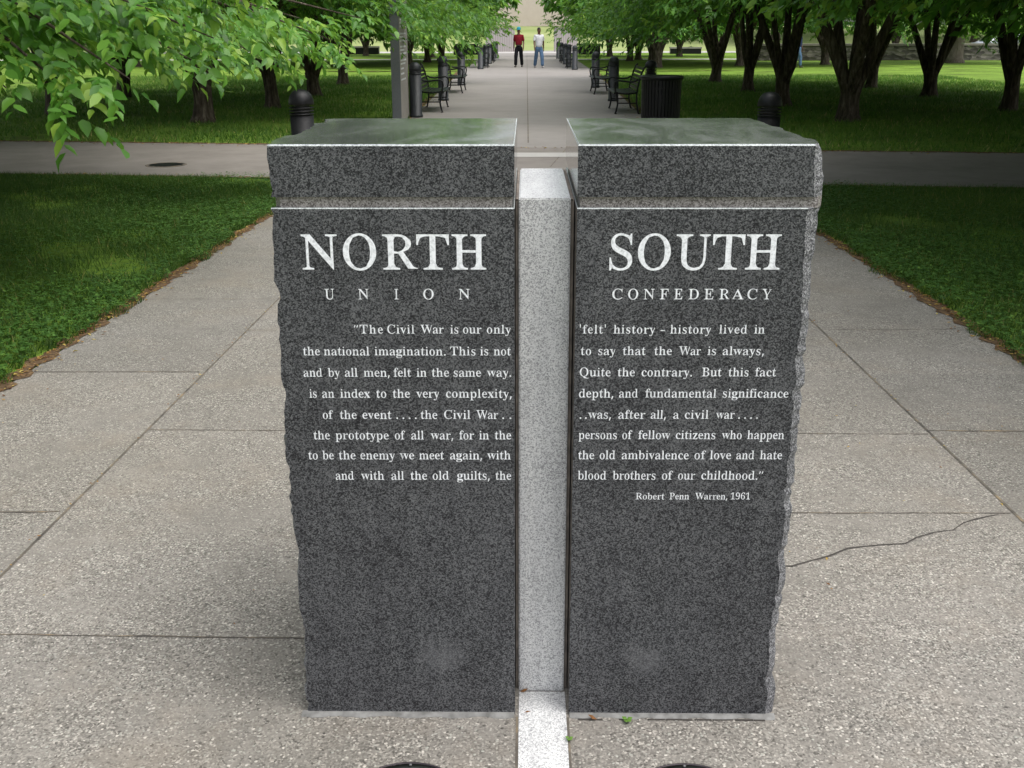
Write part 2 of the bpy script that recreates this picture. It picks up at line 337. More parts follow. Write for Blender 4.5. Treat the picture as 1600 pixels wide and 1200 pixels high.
# joints and cracks in the paving: narrow dirty strips 2 mm above it
def strip(q, pts, wd, dz=0.002, jit=0.0, seed=1):
    rr = random.Random(seed); P = []
    for (x0, y0), (x1, y1) in zip(pts[:-1], pts[1:]):
        n = max(1, int(math.hypot(x1 - x0, y1 - y0) / 0.06)) if jit else 1
        if not jit:
            cuts = [t for t in (2.2, 13.0) if min(y0, y1) < t < max(y0, y1)]
            ts = [0] + sorted((c - y0) / (y1 - y0) for c in cuts) + ([1] if (x1, y1) == pts[-1] else [])
        else: ts = [i / n for i in range(n)] + ([1] if (x1, y1) == pts[-1] else [])
        for t in ts: P.append((x0 + (x1 - x0) * t + rr.uniform(-jit, jit), y0 + (y1 - y0) * t + rr.uniform(-jit, jit)))
    v = []; f = []
    for i, (x, y) in enumerate(P):
        a = P[max(i - 1, 0)]; b = P[min(i + 1, len(P) - 1)]; dx, dy = b[0] - a[0], b[1] - a[1]; L = math.hypot(dx, dy) or 1
        h = wd / 2 * (rr.uniform(.35, 1.3) if jit else 1)
        z = float(ground_z(x, np.float64(y))) + dz
        v += [(x - dy / L * h, y + dx / L * h, z), (x + dy / L * h, y - dx / L * h, z)]
    for i in range(len(P) - 1): f.append((2 * i, 2 * i + 1, 2 * i + 3, 2 * i + 2))
    q.raw(v, f)
q = MB()
strip(q, [(-1.54, -3), (-1.53, 3.5), (-1.52, 12.5)], .009); strip(q, [(1.55, -3), (1.555, 4), (1.55, 12.2)], .010, seed=2)
for y in (4.76, 6.3): strip(q, [(-2.36, y), (-1.545, y + .01)], .006, jit=.002, seed=int(y * 9))
strip(q, [(-2.36, 3.16), (-1.545, 3.175)], .008, jit=.003, seed=5)
strip(q, [(-1.535, 3.965), (1.545, 3.94)], .006, jit=.002, seed=6)
strip(q, [(-1.8, 2.412), (-0.53, 2.395)], .006, jit=.002, seed=7); strip(q, [(0.53, 3.185), (1.545, 3.19)], .005, jit=.003, seed=8)
strip(q, [(1.555, 3.98), (2.36, 3.975)], .013, jit=.004, seed=9); strip(q, [(1.555, 5.58), (2.36, 5.6)], .005, jit=.002, seed=10)
for y in (5.55, 7.2, 8.8, 10.4): strip(q, [(-1.53, y), (1.545, y)], .005, jit=.001, seed=int(y * 7))
strip(q, [(0, 17), (0, 104)], .02); strip(q, [(0.28, 13.9), (.62, 16.6), (.86, 18.6)], .014)
for y in (20.6, 24, 28.2, 32.5, 36.5, 40.8): strip(q, [(-2.3, y), (2.3, y)], .014)
tag(q.build('pavement_joint', m_joint), kind='structure')
q = MB(); strip(q, [(0.5, 2.79), (0.74, 2.815), (0.95, 2.92), (1.12, 2.97), (1.3, 3.07), (1.42, 3.155), (1.5, 3.19)], .0065, jit=.011, seed=4)
tag(q.build('pavement_crack', m_crack), kind='structure')
q = MB()
for s in (-1, 1):
    strip(q, [(s * 2.385, -2), (s * 2.385, near_e(s * 2.4))], .10, dz=0.0035, jit=.018, seed=30 + s)
    strip(q, [(s * 2.4, near_e(s * 2.4) - .02), (s * 16, near_e(s * 16) - .02)], .10, dz=0.003, jit=.02, seed=34 + s)
    strip(q, [(s * 2.3, far_e(s * 2.3) + .03), (s * 16, far_e(s * 16) + .03)], .16, dz=0.003, jit=.03, seed=38 + s)
    strip(q, [(s * 2.36, 17), (s * 2.42, 21), (s * 2.98, 48)], .16, dz=0.003, jit=.04, seed=42 + s)
    strip(q, [(s * 3.0, 49), (s * 9, 49.2)], .5, dz=0.004, jit=.1, seed=46 + s)
tag(q.build('soil_edge', m_soil), kind='structure')
# round utility cover in the left arm of the crossing
root = empty('drain_cover', (-4.72, 14.1, gz(14.1))); tag(root, 'round dark iron cover let into the crossing path, left of the monument', 'drain cover')
q = MB(); q.lathe([(0.26, 0.0), (0.26, 0.006), (0.22, 0.006), (0.22, 0.002)], 32, cap=False); q.build('frame', m_joint, root)
q = MB(); q.lathe([(0.215, 0.001), (0.215, 0.005), (0.0, 0.0055)], 32); q.build('lid', m_black, root)
# ================================================================ far structures
m_wall = mat('far_stone', rough=0.85); k = NB(m_wall)
wv = k.n('ShaderNodeTexWave'); wv.inputs['Scale'].default_value = 1.6; wv.inputs['Distortion'].default_value = .2; k.l(k.tc.outputs['Object'], wv.inputs['Vector'])
k.color(k.mix(k.ramp(wv.outputs['Fac'], [(0.0, 0.75), (0.25, 0.0)]), (0.40, 0.36, 0.35), (0.22, 0.20, 0.20)))
m_rubble = mat('rubble_stone', rough=0.9); k = NB(m_rubble); vv = k.vor(3.2, k.mapping((1, 1, 2.2)))
sp = k.n('ShaderNodeSeparateColor'); k.l(vv.outputs['Color'], sp.inputs[0])
k.color(k.ramp(sp.outputs[0], [(0.0, (0.045, 0.04, 0.035)), (0.6, (0.11, 0.10, 0.09)), (1.0, (0.2, 0.18, 0.16))])); k.bump(vv.outputs['Distance'], .8, .05)
def wall(x0, x1, y, z0, h, d, m, mcap, label, group=None, cap=0.1):
    root = empty('low_wall', ((x0 + x1) / 2, y, z0)); tag(root, label, 'wall', group)
    L = x1 - x0
    q = MB(); q.box(-L / 2, L / 2, -d / 2, d / 2, 0, h - cap); q.build('wall_body', m, root)
    q = MB(); q.box(-L / 2 - .04, L / 2 + .04, -d / 2 - .05, d / 2 + .05, h - cap + .002, h); q.build('coping', mcap, root)
zf = gz(50)
wall(-3.6, -1.05, 98.0, zf, 2.0, .5, m_wall, m_conc, 'tall pale panelled wall closing the left side of the path end', 'panelled walls at the path end')
wall(2.35, 4.4, 98.0, zf, 2.0, .5, m_wall, m_conc, 'tall pale panelled wall closing the right side of the path end', 'panelled walls at the path end')
for x0, x1, lab in ((-5.6, -3.75, 'left'), (3.95, 5.6, 'right')):
    wall(x0, x1, 86.0, zf, .78, .6, m_black, m_black, 'low black granite wall beside the far bollards, %s of the path' % lab, 'low black walls by the far bollards', .08)
wall(-14.3, -11.6, 88, zf, .6, .5, m_black, m_conc, 'low dark bench wall on the lawn far left beyond the trees', None, .12)
wall(11.2, 13.6, 88, zf, .5, .5, m_black, m_conc, 'low dark bench wall on the lawn far right beyond the trees', None, .12)
wall(13.0, 60.0, 67.0, zf, .95, .6, m_rubble, m_conc_warm, 'long dark rubble retaining wall behind the lawn on the right', None, .12)
for x, lab in ((-6.6, 'plain grey post standing left of the far black wall'), (6.4, 'plain grey post standing right of the far black wall')):
    root = empty('grey_post', (x, 88, zf)); tag(root, lab, 'post', 'grey posts far back')
    q = MB(); q.lathe([(0.13, 0), (0.13, 1.12)], 14); q.build('shaft', m_bol, root, True)
    q = MB(); q.lathe([(0.14, 1.122), (0.13, 1.2), (0.07, 1.25), (0.0, 1.265)], 14); q.build('cap', m_bol, root, True)
# pale building on the rise
bz = 2.1
root = empty('pale_building', (2, 172, bz)); tag(root, 'pale pinkish stone building on the rise at the end of the path', 'building')
m_bl = concrete('pale_stone_front', (0.56, 0.47, 0.43), (0.66, 0.57, 0.53), 1.2)
q = MB(); q.box(-34, 34, 0, 18, -2, 15); q.build('wall', m_bl, root)
q = MB(); q.box(-34.6, 34.6, -.6, 18.6, 15.003, 16); q.build('cornice', m_conc_pale, root)
m_win = mat('dark_window', (0.2, 0.18, 0.17), 0.3)
for st in range(3):
    for i in range(14):
        x = -31.2 + i * 4.8
        if abs(x) < 9: continue
        q = MB(); q.box(x - .5, x + .5, -.08, .05, 1.8 + st * 4.6, 3.8 + st * 4.6); q.build('window', m_win, root)
# ================================================================ trees
def unit(a): return a / (np.linalg.norm(a, axis=-1, keepdims=True) + 1e-9)
LEAF_GOOD_V = np.array([(0, 0, 0), (.22, -.30, .035), (.22, .30, .035), (.26, 0, -.02), (.60, -.27, .03), (.60, .27, .03), (.62, 0, -.035), (1.0, 0, -.14), ])
LEAF_GOOD_F = np.array([(0, 1, 3), (0, 3, 2), (1, 4, 6), (1, 6, 3), (3, 6, 5), (3, 5, 2), (4, 7, 6), (6, 7, 5)])
LEAF_FAST_V = np.array([(0, 0, 0), (.42, -.29, .05), (.42, .29, .05), (1.0, 0, -.08)])
LEAF_FAST_F = np.array([(0, 1, 3), (0, 3, 2)])
def leaves_mesh(name, P, A, Nn, L, tint, good):
    """P base points, A leaf axes, Nn leaf normals, L lengths"""
    tv, tf = (LEAF_GOOD_V, LEAF_GOOD_F) if good else (LEAF_FAST_V, LEAF_FAST_F)
    A = unit(A); Sd = unit(np.cross(Nn, A)); Nn = np.cross(A, Sd)
    rl = np.random.default_rng(len(P)); cu = rl.uniform(-.3, 2.6, (len(P), 1, 1)); wd_ = rl.uniform(.62, 1.0, (len(P), 1, 1)); tw = rl.normal(0, .10, (len(P), 1, 1))
    V = P[:, None, :] + L[:, None, None] * (tv[None, :, 0:1] * A[:, None] + (tv[None, :, 1:2] * wd_ + tv[None, :, 0:1] ** 2 * tw) * Sd[:, None] + (tv[None, :, 2:3] * cu + tw * tv[None, :, 0:1] * tv[None, :, 1:2] * 2) * Nn[:, None])
    n, kv = len(P), len(tv)
    F = (tf[None] + (np.arange(n) * kv)[:, None, None]).reshape(-1, 3)
    return npmesh(name, V.reshape(-1, 3), F, m_leaf, True, np.repeat(tint, kv))
def shoots(rng, base, d, length, k, leaf, lj=0.25):
    """leafy shoots: k alternating leaves hung along each"""
    n = len(base); t = (np.arange(k) + .6) / k
    d = unit(d); droop = np.array([0, 0, -1.0])
    pos = base[:, None] + length[:, None, None] * (t[None, :, None] * d[:, None] + 0.35 * (t ** 2)[None, :, None] * droop)
    side = unit(np.cross(d, np.array([0, 0, 1.0]))); sgn = np.where(np.arange(k) % 2 == 0, 1.0, -1.0)
    ax = 0.75 * d[:, None] + 0.75 * sgn[None, :, None] * side[:, None] + droop * rng.uniform(0.15, 0.95, (n, k, 1)) + rng.normal(0, .22, (n, k, 3))
    nn = np.array([0, 0, 1.0]) + 0.35 * d[:, None] + rng.normal(0, .30, (n, k, 3))
    L = leaf * rng.uniform(1 - lj * 1.6, 1 + lj, (n, k))
    tint = np.clip(rng.normal(.45, .2, (n, k)) + 0.25 * (t[None] - .5) + rng.normal(0, .12, (n, 1)), 0, 1)
    return pos.reshape(-1, 3), ax.reshape(-1, 3), nn.reshape(-1, 3), L.reshape(-1), tint.reshape(-1)
def tree_data(seed, Rr, H, n_cl, per, leaf, good, zrim=1.35, zin=2.5, zback=2.05, boughs=None, top_leaf=None, zmin=0.0, trunk=0.19, fork=0.75, lean=0.0, k=8):
    rng = np.random.default_rng(seed)
    # trunk and limbs
    q = MB(); pr = []
    base_n = 14
    for z, r in ((-.08, trunk * 1.75), (0.0, trunk * 1.45), (.10, trunk * 1.18), (.3, trunk), (fork * .7, trunk * .98), (fork, trunk * 1.12), (fork * 1.12, trunk * .75)): pr.append((z, r))
    q.tube([(lean * z + .02 * math.sin(z * 5 + seed), .02 * math.cos(z * 4 + seed), z) for z, r in pr], [r for z, r in pr], 14)
    nl = int(rng.integers(4, 6)); a0 = rng.uniform(0, 6.28); tips = []
    for i in range(nl):
        a = a0 + 6.283 * i / nl + rng.uniform(-.35, .35); r1 = rng.uniform(.32, .62); up = rng.uniform(.9, 1.3)
        ca, sa = math.cos(a), math.sin(a); rad = trunk * rng.uniform(.48, .72)
        pts = [(lean * fork + ca * .03, sa * .03, fork * .72), (lean * fork + ca * .17, sa * .17, fork + .16), (ca * r1, sa * r1, fork + up), (ca * r1 * 1.7, sa * r1 * 1.7, fork + up * 1.9), (ca * r1 * 3.0, sa * r1 * 3.0, fork + up * 2.7)]
        q.tube(pts, [rad * 1.1, rad, rad * .8, rad * .55, rad * .2], 9); tips += pts[2:4]
        for s in range(4):
            b = a + rng.uniform(-1.0, 1.0); t0 = rng.uniform(.25, .9); p0 = np.array(pts[2]) * (1 - t0) + np.array(pts[3]) * t0
            rr = rng.uniform(.55, .95) * Rr; ze = zin + rng.uniform(-.25, 1.0)
            p2 = np.array([math.cos(b) * rr, math.sin(b) * rr, ze]); p1 = p0 * .5 + p2 * .5 + np.array([0, 0, .45])
            q.tube([p0, p1 * .6 + p0 * .4 + np.array([0, 0, .12]), p1, p2], [rad * .42, rad * .33, rad * .22, .012], 6)
    # clumps
    u = rng.random(n_cl); a = rng.uniform(0, 6.283, n_cl); r = Rr * np.sqrt(u) * (.95 + .06 * np.sin(a * 3 + seed) + .05 * np.sin(a * 5 + 2 * seed))
    zr = zback + (zrim - zback) * np.clip(np.cos(a) * 1.3 + .1, 0, 1) ** 1.2
    rim = zin + (zr - zin) * np.clip(r / Rr, 0, 1) ** 2 + .25 * np.sin(a * 4 + seed) * (r / Rr) + rng.normal(0, .16, n_cl)
    topz = zin + (H - zin) * np.sqrt(np.clip(1 - (r / (Rr * 1.12)) ** 2, 0.02, 1))
    v = rng.random(n_cl); low = rng.random(n_cl) < .5
    z = np.where(low, rim + .55 * v, rim + (topz - rim) * np.sqrt(v))
    C = np.stack([r * np.cos(a), r * np.sin(a), z], 1)
    B = (C[:, None] + rng.normal(0, 1, (n_cl, per, 3)) * np.array([.40, .40, .20])).reshape(-1, 3)
    cm = np.repeat(np.random.default_rng(seed + 1).normal(0, .10, n_cl), per); kp = B[:, 2] > zmin; B = B[kp]; cm = cm[kp]
    d = np.stack([B[:, 0], B[:, 1], np.full(len(B), -.1)], 1); d = unit(d) + rng.normal(0, .45, d.shape)
    ln = rng.uniform(.22, .42, len(B)); ls = np.where(B[:, 2] > 3.1, 2.3, 1.0)
    P, A, N, L, T = shoots(rng, B, d, ln, k, leaf); L = L * np.repeat(ls, k); T = np.clip(T + np.repeat(cm, k), 0, 1)
    if boughs is not None:
        bb = []; dd = []
        for (s0, mid, tip, n) in boughs:
            s0, mid, tip = map(np.array, (s0, mid, tip)); q.tube([s0, s0 * .5 + mid * .5 + np.array([0, 0, .1]), mid, mid * .5 + tip * .5 + np.array([0, 0, .06]), tip], [.045, .035, .024, .013, .004], 7)
            t = rng.beta(1.9, 1.0, n)[:, None]; c = (1 - t) ** 2 * s0 + 2 * t * (1 - t) * mid + t * t * tip
            tg = unit(2 * (1 - t) * (mid - s0) + 2 * t * (tip - mid)); sd = unit(np.cross(tg, [0, 0, 1.0]))
            sg = rng.choice([-1, 1], (n, 1)); spread = (1.05 - t) * .55 + .06
            bb.append(c + sd * sg * rng.random((n, 1)) * spread + np.stack([0 * t[:, 0], 0 * t[:, 0], rng.normal(0, .07, n) - .05], 1)); dd.append(tg + sd * sg * rng.uniform(.2, 1.0, (n, 1)) + rng.normal(0, .2, (n, 3)))
        bb = np.concatenate(bb); dd = np.concatenate(dd)
        P2, A2, N2, L2, T2 = shoots(rng, bb, dd, rng.uniform(.18, .34, len(bb)), 7, leaf * 1.0)
        P, A, N, L, T = np.concatenate([P, P2]), np.concatenate([A, A2]), np.concatenate([N, N2]), np.concatenate([L, L2]), np.concatenate([T, np.clip(T2 + .16, 0, 1)])
    return mesh('trunk', q.v, q.f, m_bark, True), leaves_mesh('crown', P, A, N, L, T, good)
def tree(data, x, y, rz, sc, label, group, z=None, name='shade_tree'):
    root = empty(name, (x, y, gz(y) if z is None else z), rz, sc); tag(root, label, 'tree', group)
    add('trunk', data[0], root); add('crown', data[1], root); return root
rng0 = np.random.default_rng(77)
# the near left tree: long low boughs reaching over the lawn and the path edge (coordinates relative to its trunk)
def bough(tx, ty, tz, n, x0, y0, z0=2.05):
    return ((0.35 * (tx - x0) / 4, .35 * (ty - y0) / 4, 1.7), ((tx - x0) * .62, (ty - y0) * .62, z0), (tx - x0, ty - y0, tz), n)
LX, LY = -6.3, 8.2
tipsL = [(-2.62, 6.35, 1.21, 39), (-2.95, 6.2, 1.27, 33), (-2.32, 6.4, 1.31, 36), (-1.98, 7.0, 1.53, 39), (-2.42, 8.0, 1.37, 33), (-1.8, 7.6, 1.71, 42), (-2.9, 7.0, 1.53, 42), (-2.55, 7.4, 1.67, 48), (-3.3, 7.6, 1.53, 42), (-3.3, 6.5, 1.62, 45), (-2.25, 6.7, 1.69, 48), (-1.75, 6.9, 1.85, 45), (-3.5, 8.8, 1.59, 39), (-2.5, 8.8, 1.62, 42), (-2.75, 6.6, 1.79, 48), (-2.1, 7.3, 1.85, 48), (-3.6, 7.0, 1.47, 39)]
near_l = tree_data(21, 2.9, 6.0, 110, 16, .106, True, 1.8, 2.5, 1.9, [bough(tx, ty, tz, n, LX, LY) for tx, ty, tz, n in tipsL], zmin=1.75)
L2X, L2Y = -6.4, 11.6
tipsL2 = [(-2.45, 11, 1.42, 33), (-2.6, 10.7, 1.4, 36), (-1.9, 10.8, 1.54, 42), (-1.65, 11.3, 1.74, 42), (-2.05, 11.8, 1.46, 36), (-2.9, 10.4, 1.54, 39), (-3.3, 10.8, 1.57, 39), (-2.4, 9.9, 1.62, 42), (-3.0, 11.6, 1.57, 36), (-2.1, 10.3, 1.74, 42), (-3.8, 11.0, 1.62, 39)]
near_l2 = tree_data(22, 3.1, 6.2, 110, 16, .108, True, 1.8, 2.5, 1.9, [bough(tx, ty, tz, n, L2X, L2Y) for tx, ty, tz, n in tipsL2], zmin=1.75)
RX, RY = 6.5, 10.2
tipsR = [(2.45, 10, 1.9, 26), (3.3, 10, 1.96, 24), (2.3, 11, 1.96, 24), (2.9, 11.0, 1.98, 26), (4.2, 10.4, 1.98, 24), (4.4, 9.4, 2.02, 24)]
near_r = tree_data(23, 4.4, 6.6, 230, 16, .12, True, 2.0, 2.6, 2.1, [bough(tx, ty, tz, n, RX, RY, 2.25) for tx, ty, tz, n in tipsR], zmin=1.9)
mids = [tree_data(31 + i, 4.5, 6.8, 210, 16, .135, False, (1.25, 1.35, 1.45)[i], 2.9, 2.5, None, trunk=(.165, .15, .175)[i], fork=(.72, .85, .62)[i], k=7) for i in range(3)]
fars = [tree_data(41 + i, 4.4, 6.8, 120, 9, .24, False, (1.3, 1.5)[i], 2.4, 1.8, None, k=6) for i in range(2)]
GL_, GR_ = 'trees in the grove left of the path', 'trees in the grove right of the path'
tree(near_l, LX, LY, 0, 1, 'tree at the left edge with the lowest boughs over the near lawn', GL_)
tree(near_l2, L2X, L2Y, 0, 1, 'tree at the left edge with boughs above the left crossing path', GL_)
tree(near_r, RX, RY, 0, 1, 'tree at the right edge with bright sprays hanging along the top', GR_)
ORD = ['nearest', 'second', 'third', 'fourth', 'fifth', 'sixth', 'seventh', 'eighth', 'ninth', 'tenth', 'eleventh', 'twelfth']
def grove(pts, datas, side, rowname, group, n0=0):
    for i, (x, y, sc, rz) in enumerate(pts):
        tree(datas[(i + n0) % len(datas)], x, y, rz, sc, '%s forked tree of the %s %s of the path, beyond the crossing' % (ORD[i], rowname, side), group)
grove([(-6.26, 21.2, 1.08, .3), (-5.87, 25.3, .98, -.2), (-5.8, 30.0, .98, .1), (-6.1, 36.7, 1.0, -.4)], mids, 'left', 'row nearest', GL_)
grove([(6.2, 21.4, 1.08, 3.6), (5.91, 25.8, 1.0, 3.2), (6.4, 32.3, 1.0, 3.3), (6.45, 38.2, 1.0, 2.9)], mids, 'right', 'row nearest', GR_, 2)
grove([(-9.9, 23.0, 1.0, 3.2), (-10.6, 29.0, 1.0, 2.9)], mids, 'left', 'second row', GL_, 1)
grove([(10.47, 24.2, 1.05, .4), (10.65, 29.6, 1.0, .5), (10.5, 34.1, .95, -.3)], mids, 'right', 'second row', GR_, 1)
grove([(15.2, 21.0, 1.1, .6), (15.2, 26.8, 1.05, .2)], mids, 'right', 'third row', GR_, 2)
tree(mids[2], 9.0, 13.3, .3, 1.25, 'dark tree just out of frame at the right shading the crossing path', GR_)
tree(mids[1], 13.6, 15.2, .9, 1.15, 'added shading tree out of frame at the right, farther along the crossing path', GR_)  # unseen; added to darken the right arm of the crossing
tree(mids[0], 12.2, 10.4, .9, 1.1, 'added shading tree out of frame at the right on the lawn before the crossing', GR_)  # unseen; put in for more shade on the right
tree(mids[0], 7.2, 6.3, 1.7, 1.0, 'tree out of frame at the right shading the near right lawn', GR_)
tree(mids[2], -10.2, 14.6, .2, 1.1, 'added shading tree out of frame at the left beside the crossing path', GL_)  # unseen; added to close the canopy over the left crossing
tree(mids[0], -10.6, 9.0, .4, 1.05, 'added tree out of frame at the far left shading the near left lawn', GL_)  # unseen; added to darken the far-left lawn
tree(mids[1], -6.6, 4.6, 2.4, .95, 'tree out of frame at the left shading the near left lawn', GL_)
far_l = [(-6.2, 55.5), (-6.33, 60), (-5.73, 64.4), (-5.2, 68.0), (-10.6, 56.5), (-10.9, 63.5), (-15.4, 58.5), (-11.85, 82.5), (-6.6, 77.5), (-20, 57), (-16, 66), (-25, 62)]
far_r = [(6.35, 54.4), (6.7, 60.2), (6.1, 66.5), (6.9, 69.5), (10.64, 78.5), (5.8, 78.9), (10.8, 57.0), (10.9, 64.0), (15.5, 58.5)]
grove([(x, y, 1.0 + .05 * math.sin(x * 7), x * 3.7) for x, y in far_l], fars, 'left', 'far grove', 'trees of the far grove left of the path')
grove([(x, y, 1.0 + .05 * math.sin(x * 7), x * 3.7) for x, y in far_r], fars, 'right', 'far grove', 'trees of the far grove right of the path')
# tall pale trunk in front of the rubble wall
q = MB(); q.tube([(0, 0, -.1), (0, 0, .3), (.05, 0, 1.6), (.1, 0, 4), (0, .1, 8)], [.62, .45, .38, .34, .2], 12)
tr_pale = mesh('trunk', q.v, q.f, m_bark_pale, True)
tree((tr_pale, fars[0][1]), 23.3, 61.4, .8, 1.0, 'tree with a thick straight pale trunk before the rubble wall', None)
hill = [(-46, 118), (-36, 131), (-26, 124), (-17, 140), (-60, 128), (18, 139), (27, 123), (36, 132), (47, 119), (58, 130), (-10, 150), (12, 152), (70, 118), (-72, 121), (30, 92), (38, 88), (46, 94), (56, 90), (-34, 96), (-44, 92), (-54, 98)]
for i, (x, y) in enumerate(hill):
    s = 2.0 + .5 * math.sin(i * 2.3) if y > 110 else 1.5
    tree(fars[i % 2], x, y, i * 1.3, s, 'large tree far behind the groves on the grassy rise', 'large trees on the rise', float(ground_z(x, np.float64(y))) - .1)
# ================================================================ grass, clover, litter
def inview(x, y): return np.abs(x) < 0.52 * y + 1.3
def blades(n, xr, yr, keep, h, wdt, seed, tmean=.45):
    rng = np.random.default_rng(seed); x = rng.uniform(*xr, n); y = rng.uniform(*yr, n); kx = keep(x, y) & inview(x, y); x, y = x[kx], y[kx]; n = len(x)
    bare = np.sin(x * 1.9 + 1.3) * np.sin(y * 1.3 + x * .7) + .5 * np.sin(x * 5.3 + y) * np.sin(y * 4.1) + rng.normal(0, .4, n) < .72
    x, y = x[bare], y[bare]; n = len(x)
    z = ground_z(x, y) - .014; a = rng.uniform(0, 6.283, n); hh = h * rng.uniform(.5, 1.35, n); ww = wdt * rng.uniform(.6, 1.3, n)
    c, s = np.cos(a), np.sin(a); lx, ly = rng.normal(0, .45, n) * hh, rng.normal(0, .45, n) * hh
    V = np.stack([np.stack([x - c * ww, y - s * ww, z], 1), np.stack([x + c * ww, y + s * ww, z], 1), np.stack([x + lx, y + ly, z + hh], 1)], 1)
    t = np.clip(rng.normal(tmean, .2, n) + .15 * np.sin(x * 1.1) * np.cos(y * .9), 0, 1); t[rng.random(n) < .02] = 1
    return V.reshape(-1, 3), np.arange(n * 3).reshape(-1, 3), np.repeat(t, 3)
def edge_w(y, s): return HW + .045 * np.sin(y * 3.1 + s) + .03 * np.sin(y * 8.3 + 2 * s) + .02 * np.sin(y * 19 + s)
for s, nm in ((-1, 1), (1, 2)):
    keep = lambda x, y, s=s: (np.abs(x) > edge_w(y, s) + .02) & (y < near_e(x) - .06)
    xr = (-8.2, -2.2) if s < 0 else (2.2, 8.2)
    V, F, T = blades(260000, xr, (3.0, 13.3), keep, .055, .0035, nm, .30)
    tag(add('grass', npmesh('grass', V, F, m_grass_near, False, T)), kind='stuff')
    # clover: three round leaflets on a stalk, thickest along the path
    rng = np.random.default_rng(60 + nm); n = 21000
    e = rng.exponential(1.0, n); y = rng.uniform(3.0, 12.8, n); x = s * (edge_w(y, s) + .025 + e * 1.0); kx = (y < near_e(x) - .05) & inview(x, y) & (np.sin(x * 2.3 + s) * np.cos(y * 1.7) + rng.normal(0, .3, n) > -.45); x, y = x[kx], y[kx]; n = len(x)
    zc = ground_z(x, y) + rng.uniform(.02, .075, n); L = rng.uniform(.007, .019, n); rot = rng.uniform(0, 6.28, n)
    P = []; A = []; LL = []; TT = []
    tt = np.clip(rng.normal(.5, .22, n), 0, 1)
    for kk in range(3):
        a = rot + kk * 2.094; P.append(np.stack([x, y, zc], 1)); A.append(np.stack([np.cos(a), np.sin(a), rng.normal(.1, .25, n)], 1)); LL.append(L); TT.append(tt)
    P = np.concatenate(P); A = np.concatenate(A); LL = np.concatenate(LL); TT = np.concatenate(TT)
    tv = np.array([(0, 0, 0), (.6, -.5, .06), (1.0, -.28, .05), (1.0, .28, .05), (.6, .5, .06)])
    Sd = unit(np.cross(np.tile([0, 0, 1.0], (len(P), 1)), A)); A = unit(A); N = np.cross(A, Sd)
    V = P[:, None] + LL[:, None, None] * (tv[None, :, :1] * A[:, None] + tv[None, :, 1:2] * Sd[:, None] + tv[None, :, 2:] * N[:, None])
    F = np.arange(len(P) * 5).reshape(-1, 5)
    tag(add('clover', npmesh('clover', V.reshape(-1, 3), F, m_clover, False, np.repeat(TT, 5))), kind='stuff')
    # grass beyond the crossing
    keep = lambda x, y, s=s: (y > far_e(x) + .03) & (np.abs(x) > np.interp(y, [16, 21, 48], [2.27, 2.36, 2.95]) )
    xr = (-16, -2.2) if s < 0 else (2.2, 16)
    V, F, T = blades(110000, xr, (14.2, 44), keep, .075, .010, 10 + nm, .5)
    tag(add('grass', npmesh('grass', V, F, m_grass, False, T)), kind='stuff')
# dry leaf litter along the path edges and a few on the paving
rng = np.random.default_rng(5); P = []; n = 3200
y = rng.uniform(3.2, 12.6, n); s = rng.choice([-1, 1], n); x = s * (HW - .005 - rng.exponential(.03, n) + .055); P.append(np.stack([x, y], 1))
y = rng.uniform(2.4, 12, 230); x = rng.uniform(-2.3, 2.3, 230); ok = (np.abs(x) > .6) | (y > 3); P.append(np.stack([x, y], 1)[ok])
yj = rng.uniform(2.6, 9, 120); P.append(np.stack([np.where(rng.random(120) < .6, -1.535, 1.55) + rng.normal(0, .007, 120), yj], 1))
x = rng.uniform(-12, 9, 900); P.append(np.stack([x, np.where(rng.random(900) < .6, far_e(x) - rng.exponential(.08, 900), near_e(x) + rng.exponential(.05, 900))], 1))
y = rng.uniform(17, 48, 900); s = rng.choice([-1, 1], 900); P.append(np.stack([s * (np.interp(y, [16, 21, 48], [2.25, 2.32, 2.9]) - rng.exponential(.12, 900) + .05), y], 1))
P = np.concatenate(P); n = len(P); Z = ground_z(P[:, 0], P[:, 1]) + rng.uniform(.003, .012, n)
a = rng.uniform(0, 6.28, n); L = rng.uniform(.012, .03, n) * np.where(P[:, 1] > 12, 2.0, 1) * np.where((np.abs(P[:, 0]) < 2.25) & (P[:, 1] < 12), .55, 1)
A = np.stack([np.cos(a), np.sin(a), rng.normal(0, .12, n)], 1); Nn = np.tile([0, 0, 1.0], (n, 1)) + rng.normal(0, .15, (n, 3))
lm = leaves_mesh('leaf_litter', np.concatenate([P, Z[:, None]], 1), A, Nn, L, np.clip(rng.normal(.5, .28, n), 0, 1), False); lm.materials.clear(); lm.materials.append(m_litter)
tag(add('leaf_litter', lm), kind='stuff')
# ================================================================ the divided granite monument
D = 2.0764
rnd = random.Random(3)
L_low = [(-0.5237,1.1468),(-0.5256,1.1028),(-0.5263,1.0586),(-0.5289,1.0047),(-0.5241,0.9826),(-0.516,0.9696),(-0.5204,0.9617),(-0.5276,0.9512),(-0.5309,0.9222),(-0.5324,0.8822),(-0.5286,0.8445),(-0.5277,0.8009),(-0.5272,0.7692),(-0.5302,0.7064),(-0.5317,0.6467),(-0.53,0.5714),(-0.5293,0.5005),(-0.5282,0.4555),(-0.5264,0.4206),(-0.5194,0.3992),(-0.5253,0.2855),(-0.524,0.2617),(-0.5209,0.2218),(-0.522,0.1814),(-0.5213,0.1241),(-0.523,0.0743),(-0.5259,0.0)]
L_up = [(-0.5248,1.2674),(-0.5253,1.2442),(-0.5263,1.214),(-0.5264,1.1957),(-0.5259,1.1676)]
